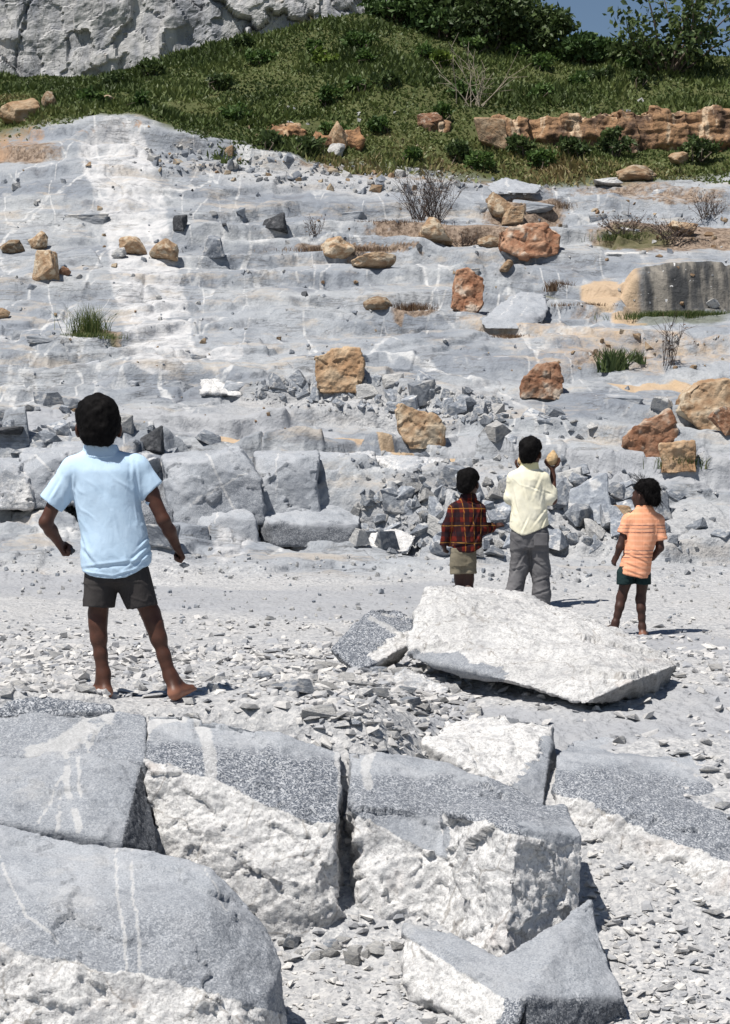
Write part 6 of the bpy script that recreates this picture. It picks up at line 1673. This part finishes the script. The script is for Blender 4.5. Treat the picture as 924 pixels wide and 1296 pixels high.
def crown_points(rs, n, R, nclump, shape=.75):
    """points in clumps spread unevenly through an ellipsoid of radii R standing on z=0"""
    C = rs.randn(nclump, 3); C /= np.linalg.norm(C, axis=1, keepdims=True); C *= (rs.rand(nclump, 1)**.33)*.85
    r = .22+.26*rs.rand(nclump)
    k = rs.randint(0, nclump, n)
    d = rs.randn(n, 3); d /= np.linalg.norm(d, axis=1, keepdims=True); d *= (rs.rand(n, 1)**.4)
    P = C[k]+d*r[k][:, None]
    tint = (rs.rand(nclump)*.45)[k]+.10*P[:, 2]*0
    P = P*np.array(R); P[:, 2] = P[:, 2]*1.0+R[2]*.92
    ok = P[:, 2] > .02
    return P[ok], tint[ok], C*np.array(R)+np.array([0, 0, R[2]*.92])

def bush(px, pb, w, h, Y, label, name='bush', leaf=.13, n=2600, mat=LEAF_D, seed=0, nclump=22, cat='bush', group=None, stems=5, depth=None, zbase=None):
    rs = np.random.RandomState(600+seed)
    X = (px-CX)*Y/F; Z = float(terrain_at(np.array([X]), np.array([Y]))[0]) if zbase is None else zbase
    m = Y/F
    top = (CY-(pb-h))*Y/F
    H = max(top-Z, .3); R = (w*m/2, (depth or w*.8)*m/2, H/2*1.04)
    r = empty(name, (X, Y, Z)); tag(r, label, cat, group)
    P, t, C = crown_points(rs, n, R, nclump)
    link('foliage', leaf_mesh('foliage', P, leaf, rs, .25, t, .6), mat, r)
    paths = []
    idx = rs.choice(len(C), min(stems*2, len(C)), replace=False)
    for i in idx:
        b = np.array([rs.randn()*.08, rs.randn()*.08, -.1]); e = C[i]; mid = (b+e)/2+np.array([rs.randn()*.1, rs.randn()*.1, .15*H])
        r0 = .014*H+.008
        paths.append([(*b, r0), (*mid, r0*.7), (*e, r0*.35), (*(e+(e-mid)*.35), r0*.15)])
    link('stems', tube_mesh('stems', paths), BARK, r)
    return r

def build_bank():
    rs = np.random.RandomState(33)
    # short vegetation of the bank, one mass nobody could count
    n = 300000
    px = rs.uniform(-330, 1250, n); Y = rs.uniform(36.6, 48.5, n)
    X = (px-CX)*Y/F
    yv = Yrow(px, np.interp(np.clip(px, -60, 984), VEGX, VEGY))
    edge = Y-yv+.45*fbm(X*.8, Y*.8, 3, 3, 102)
    den = sstep(-.25, .35, edge)*(.72+.55*sstep(-.3, .3, fbm(X*.5, Y*.5, 9, 3, 510)))
    y0 = CY-baseZ(X, Y)*F/Y
    for (cx, cy, rx, ry) in ((15, 175, 44, 14), (235, 130, 34, 7), (395, 158, 52, 12), (625, 168, 36, 22), (760, 168, 110, 20), (870, 168, 90, 22)):
        den *= 1-.9*ell(px, y0, cx, cy, rx, ry)
    k = rs.rand(n) < den
    X, Y, px = X[k], Y[k], px[k]; n = len(X)
    Z = terrain_at(X, Y)
    hgt = (.05+.10*rs.rand(n))*(.6+.9*sstep(-.3, .5, fbm(X*1.1, Y*1.1, 4, 3, 511)))
    D = rs.randn(n, 3)*.75; D[:, 2] = 1; D /= np.linalg.norm(D, axis=1, keepdims=True)
    a = rs.rand(n)*6.28; S = np.stack([np.cos(a), np.sin(a), 0*a], 1)
    Bp = np.stack([X, Y, Z-.02], 1); h3 = hgt[:, None]; w = (.012+.022*rs.rand(n))[:, None]
    V = np.stack([Bp-S*w*.5, Bp+S*w*.5, Bp+D*h3*.6+S*w, Bp+D*h3, Bp+D*h3*.55-S*w], 1)
    V = V[:, [0, 1, 2, 3]] if False else np.stack([Bp, Bp+D*h3*.55+S*w, Bp+D*h3, Bp+D*h3*.5-S*w], 1)
    me = np_mesh('grass', V.reshape(-1, 3), np.arange(4*n).reshape(n, 4), False)
    t = np.clip(.30+.30*fbm(X*.6, Y*.6, 1, 4, 512)+.30*(rs.rand(n)-.4)+.32*sstep(.1, .6, fbm(X*.45, Y*.6, 2, 4, 513)), 0, 1)
    set_col(me, 'tint', np.repeat(t, 4))
    tag(link('grass', me, GRASS), 'low dark green weeds and grass covering the bank', 'grass', kind='stuff')
    # single shrubs on the bank
    spots = []
    rr = random.Random(9)
    tries = 0
    while len(spots) < 38 and tries < 5000:
        tries += 1
        x, y = rr.uniform(110, 924), rr.uniform(45, 222)
        cr, vg = np.interp(x, CRX, CRY), np.interp(x, VEGX, VEGY)
        if not (cr+6 < y < vg-4): continue
        if x > 585 and 128 < y < 206: continue
        if any(math.hypot(x-a, (y-b)*2) < 34 for a, b in spots): continue
        spots.append((x, y))
    for i, (x, y) in enumerate(spots):
        gx, gy, gz = ground_hit(x, y)
        w = rr.uniform(22, 46)
        bush(x, y, w, w*rr.uniform(.34, .52), gy, 'low dark green shrub growing among the weeds of the bank', 'shrub', .085, 520, [LEAF_M, LEAF_G, LEAF_G][i % 3], i, 12, 'shrub', 'shrubs of the bank', 3, zbase=gz)
    for i, (x, y, w, h, lab) in enumerate(((660, 192, 40, 26, 'leafy shrub growing against the rock band, right of the orange boulder'), (780, 196, 46, 34, 'leafy shrub covering the joint between the two longest rock faces'), (884, 198, 50, 24, 'low shrub in front of the longest rock face near the right edge'), (724, 198, 44, 20, 'low shrub at the foot of the dark brown rock face'))):
        gx, gy, gz = ground_hit(x, y); bush(x, y, w, h, gy-.25, lab, 'shrub', .085, 700, LEAF_M, 300+i, 14, 'shrub', None, 3, zbase=gz-.05)
    # tall bushes along the crest
    big = [(505, 66, 96, 84, 45.6, 'dark leafy bush at the left end of the tall thicket on the crest', LEAF_D), (560, 74, 104, 118, 45.2, 'tall dense bush in the thicket, right of its left end', LEAF_D),
           (622, 92, 120, 110, 44.8, 'broad dark bush rising to the picture top in the middle of the thicket', LEAF_M), (680, 84, 92, 80, 45.0, 'rounded bush with bright upper leaves just left of the open sky', LEAF_M),
           (742, 82, 84, 36, 44.8, 'lower bush under the open sky, left of the thin tree', LEAF_D), (600, 40, 130, 90, 47.5, 'bush behind the middle of the thicket reaching above the picture', LEAF_D),
           (640, 44, 90, 60, 47.5, 'bush behind the rounded one near the edge of the sky', LEAF_D), (800, 86, 70, 26, 44.5, 'low bush at the foot of the thin tree', LEAF_M)]
    for i, (x, b, w, h, Y, lab, m) in enumerate(big):
        bush(x, b, w, h, Y, lab, 'bush', .12, 4200, m, 100+i, 34, 'bush', None, 7, w*.7)
    bush(412, 112, 34, 24, 43, 'yellow-green shrub standing out on the left bank', 'shrub', .10, 420, LEAF_Y, 130, 10, 'shrub', None, 3)
    bush(560, 92, 30, 22, 43.0, 'pale yellow-green shrub above the bleached dead branches', 'shrub', .10, 300, LEAF_Y, 131, 9, 'shrub', None, 3)
    # thin tree against the sky
    rs = np.random.RandomState(71)
    Y = 44.2; X = (845-CX)*Y/F; Z = float(terrain_at(np.array([X]), np.array([Y]))[0])-.05
    r = empty('tree', (X, Y, Z)); tag(r, 'thin tree with big loose leaves against the sky at the upper right', 'tree')
    paths = []; P = []; T = []
    for i in range(15):
        ang = rs.uniform(-1.0, 1.05); ln = rs.uniform(.75, 1.25)
        p = np.array([rs.randn()*.07, rs.randn()*.07, -.1]); d = np.array([math.sin(ang), rs.randn()*.45, math.cos(ang)*.95+.1]); path = [(*p, .030)]
        for k in range(6):
            p = p+d*ln*.26; d = d+rs.randn(3)*.16; d[2] += .05; path.append((*p, .030*(1-(k+1)/7.2)))
            if k >= 1:
                tn = rs.rand()*.5
                for _ in range(25):
                    P.append(p+rs.randn(3)*(.17, .2, .12)); T.append(tn)
        paths.append(path)
    # a drooping side limb at the far right
    path = [(.2, 0, .5, .018), (.55, 0, .75, .014), (.8, .05, .72, .010), (.98, .05, .58, .006)]; paths.append(path)
    for q in path[1:]:
        for _ in range(16): P.append(np.array(q[:3])+rs.randn(3)*(.09, .1, .08)); T.append(.4)
    link('crown', leaf_mesh('crown', np.array(P), .135, rs, -.05, np.array(T), .62), LEAF_M, r)
    link('trunk', tube_mesh('trunk', paths, 6), BARK, r)
    # bleached dead branches
    def twigs(name, px, pb, w, h, label, mat, n, thick, seed, spread=1.0, cat='shrub', sub=3, leaves=0):
        rs = np.random.RandomState(seed)
        gx, gy, gz = ground_hit(px, pb); m = gy/F
        o = empty(name, (gx, gy, gz)); tag(o, label, cat)
        paths = []; tips = []
        for i in range(n):
            a = rs.uniform(-1, 1)*spread
            p = np.array([rs.uniform(-.25, .25)*w*m, rs.uniform(-.2, .2)*w*m, -.02]); d = np.array([math.sin(a)*w*m*.5, rs.randn()*.12*w*m, math.cos(a)*h*m])
            path = [(*p, thick)]
            for k in range(4):
                p = p+d*.25*(1+.2*rs.randn()); d = d*(1+.1*rs.randn())+rs.randn(3)*.05*h*m; path.append((*p, thick*(1-.2*(k+1)+.05))); tips.append(p)
                for _ in range(sub if k else 0):
                    if rs.rand() < .5:
                        e = p+(d*.3+rs.randn(3)*.16*h*m); paths.append([(*p, thick*.5), (*e, thick*.25)]); tips.append(e)
            paths.append(path)
        link('branches', tube_mesh('branches', paths, 4), mat, o)
        if leaves:
            T = np.array(tips); k = rs.randint(0, len(T), leaves)
            link('leaves', leaf_mesh('leaves', T[k]+rs.randn(leaves, 3)*.02, .03, rs, .4), DRY, o)
        return o
    twigs('dead_shrub', 590, 134, 84, 58, 'bleached leafless branches spreading on the grassy bank', PALE, 12, .010, 5, 1.1)
    twigs('dry_shrub', 540, 280, 76, 46, 'dark leafless twiggy shrub on the upper slope beside the tan cracked boulder', TWIG, 70, .006, 6, .8, leaves=300)
    twigs('dry_shrub', 846, 462, 34, 48, 'dry brown twiggy weed standing in the sandy patch', TWIG, 12, .005, 7, .6, leaves=60)
    twigs('dry_shrub', 790, 300, 50, 18, 'brown dry scrub low on the upper right slope', DRY and TWIG, 40, .005, 8, 1.0, leaves=260)
    twigs('dry_shrub', 850, 304, 60, 20, 'reddish dry scrub around the tan pointed stone', TWIG, 44, .005, 9, 1.0, leaves=300)
    twigs('dry_shrub', 898, 282, 44, 22, 'greyish dry scrub at the right picture edge of the upper slope', TWIG, 34, .005, 10, .9, leaves=200)
    twigs('dry_shrub', 588, 312, 34, 14, 'low brown scrub between the tan cracked boulder and the long red one', TWIG, 26, .005, 11, 1.0, leaves=200)
    twigs('dry_shrub', 398, 298, 24, 18, 'thin dry weed beside the smooth tan boulder', TWIG, 16, .004, 12, .9, leaves=60)
    # green tufts
    def tuft(px, pb, w, h, n, label, mat=TUFT, seed=0, name='grass_tuft', wide=.0034, depthf=.6):
        n = int(n*1.8); rs = np.random.RandomState(seed+900); gx, gy, gz = ground_hit(px, pb); m = gy/F
        B = np.stack([rs.randn(n)*w*m*.22, rs.rand(n)*w*m*depthf*.5, np.zeros(n)-.01], 1)
        D = np.stack([rs.randn(n)*.24, rs.randn(n)*.3, np.ones(n)], 1); L = h*m*(.45+.6*rs.rand(n))[:, None]
        S = np.stack([np.full(n, wide), rs.randn(n)*wide*.4, np.zeros(n)], 1)
        t = B+D*L; t[:, 0] += D[:, 0]*L[:, 0]*.5; t[:, 2] -= np.abs(D[:, 0])*L[:, 0]*.25
        M = B+D*L*.55
        V = np.stack([B-S, B+S, M+S*.75, M-S*.75, M-S*.75, M+S*.75, t+S*.12, t-S*.12], 1).reshape(-1, 3)
        me = np_mesh(name, V, np.arange(8*n).reshape(2*n, 4)); set_col(me, 'tint', np.repeat(rs.rand(n), 8))
        tag(link(name, me, mat, None, (gx, gy, gz)), label, 'grass', None, 'stuff' if w >= 50 and h < 20 else None)
    tuft(112, 424, 50, 42, 170, 'grass tuft growing on the rock slope beside the pale streak', seed=1)
    tuft(110, 428, 84, 9, 420, 'flat mat of yellow-green moss and grass under the tuft beside the pale streak', seed=2, depthf=.3)
    tuft(776, 470, 36, 32, 120, 'dark green leafy weed at the left of the sandy patch', LEAF_M, 3, 'weed', .011)
    tuft(806, 462, 20, 20, 40, 'small green weed sprigs in the middle of the sandy patch', LEAF_M, 4, 'weed', .008)
    tuft(862, 595, 56, 20, 420, 'green grass at the foot of the squared orange and white stone', seed=5, depthf=.3)
    tuft(870, 406, 150, 13, 2600, 'strip of green grass along the foot of the dark wall', seed=6, depthf=.25)
    tuft(708, 376, 36, 16, 240, 'brown-green grass patch on the middle right slope', DRY, 7)
    tuft(522, 394, 60, 14, 400, 'dark brown dry grass patch beside the low brown boulder', DRY, 8)
    tuft(800, 304, 90, 14, 700, 'green and brown grass patch in the upper right scrub', TUFT, 9)
    tuft(700, 272, 60, 12, 400, 'dry brown grass patch right of the brown jagged boulder', DRY, 10)
    tuft(500, 292, 110, 10, 700, 'dark dry grass patch under the twiggy shrub', DRY, 11)
    tuft(650, 428, 60, 8, 220, 'thin line of dry grass in a crack of the middle slope', DRY, 12)
    tuft(736, 392, 70, 6, 260, 'brown dry growth in the crack below the stained wall corner', DRY, 13)
    tuft(440, 318, 150, 7, 700, 'brown dry growth around the smooth tan boulders', DRY, 14, depthf=.3)
# ================================================================== light, camera, assembly
def setup():
    w = bpy.data.worlds.new('World'); SC.world = w; w.use_nodes = True
    nt = w.node_tree; nt.nodes.clear()
    sk = nt.nodes.new('ShaderNodeTexSky'); sk.sky_type = 'NISHITA'; sk.sun_disc = False
    S = Vector((-.34, -.30, .90)).normalized()
    sk.sun_elevation = math.asin(S.z); sk.sun_rotation = math.atan2(S.x, S.y)
    sk.altitude = 800; sk.air_density = 1.0; sk.dust_density = .4; sk.ozone_density = 1.6
    bg = nt.nodes.new('ShaderNodeBackground'); bg.inputs[1].default_value = .052
    out = nt.nodes.new('ShaderNodeOutputWorld')
    nt.links.new(sk.outputs[0], bg.inputs[0]); nt.links.new(bg.outputs[0], out.inputs[0])
    sd = bpy.data.lights.new('sun', 'SUN'); sd.energy = 5.0; sd.angle = math.radians(.5); sd.color = (1, .955, .89)
    so = bpy.data.objects.new('sun', sd); COL.objects.link(so); so.rotation_euler = S.to_track_quat('Z', 'Y').to_euler(); so.location = (-20, -20, 60)
    cd = bpy.data.cameras.new('camera'); co = bpy.data.objects.new('camera', cd); COL.objects.link(co)
    co.location = (0, 0, 0); co.rotation_euler = (math.pi/2, 0, 0)
    cd.sensor_fit = 'HORIZONTAL'; cd.sensor_width = 36; cd.lens = 36*F/924
    cd.clip_start = .1; cd.clip_end = 6000
    SC.camera = co
    v = SC.view_settings; v.view_transform = 'Standard'; v.look = 'None'; v.gamma = 1; v.exposure = .37; v.use_curve_mapping = False
    SC.cycles.use_denoising = True
    SC.cycles.max_bounces = 6; SC.cycles.diffuse_bounces = 3; SC.cycles.transmission_bounces = 3
    try: SC.cycles.denoising_input_passes = 'RGB_ALBEDO_NORMAL'
    except Exception: pass

import time as _t
_t0 = _t.time()
def _run(fn):
    t = _t.time(); fn(); print('%-18s %.1fs' % (fn.__name__, _t.time()-t))
for fn in (setup, build_terrain, build_cliff, build_blocks, build_boulders, build_rubble, build_chips, build_bank, boy_blue, boy_cream, boy_plaid, child_orange):
    _run(fn)
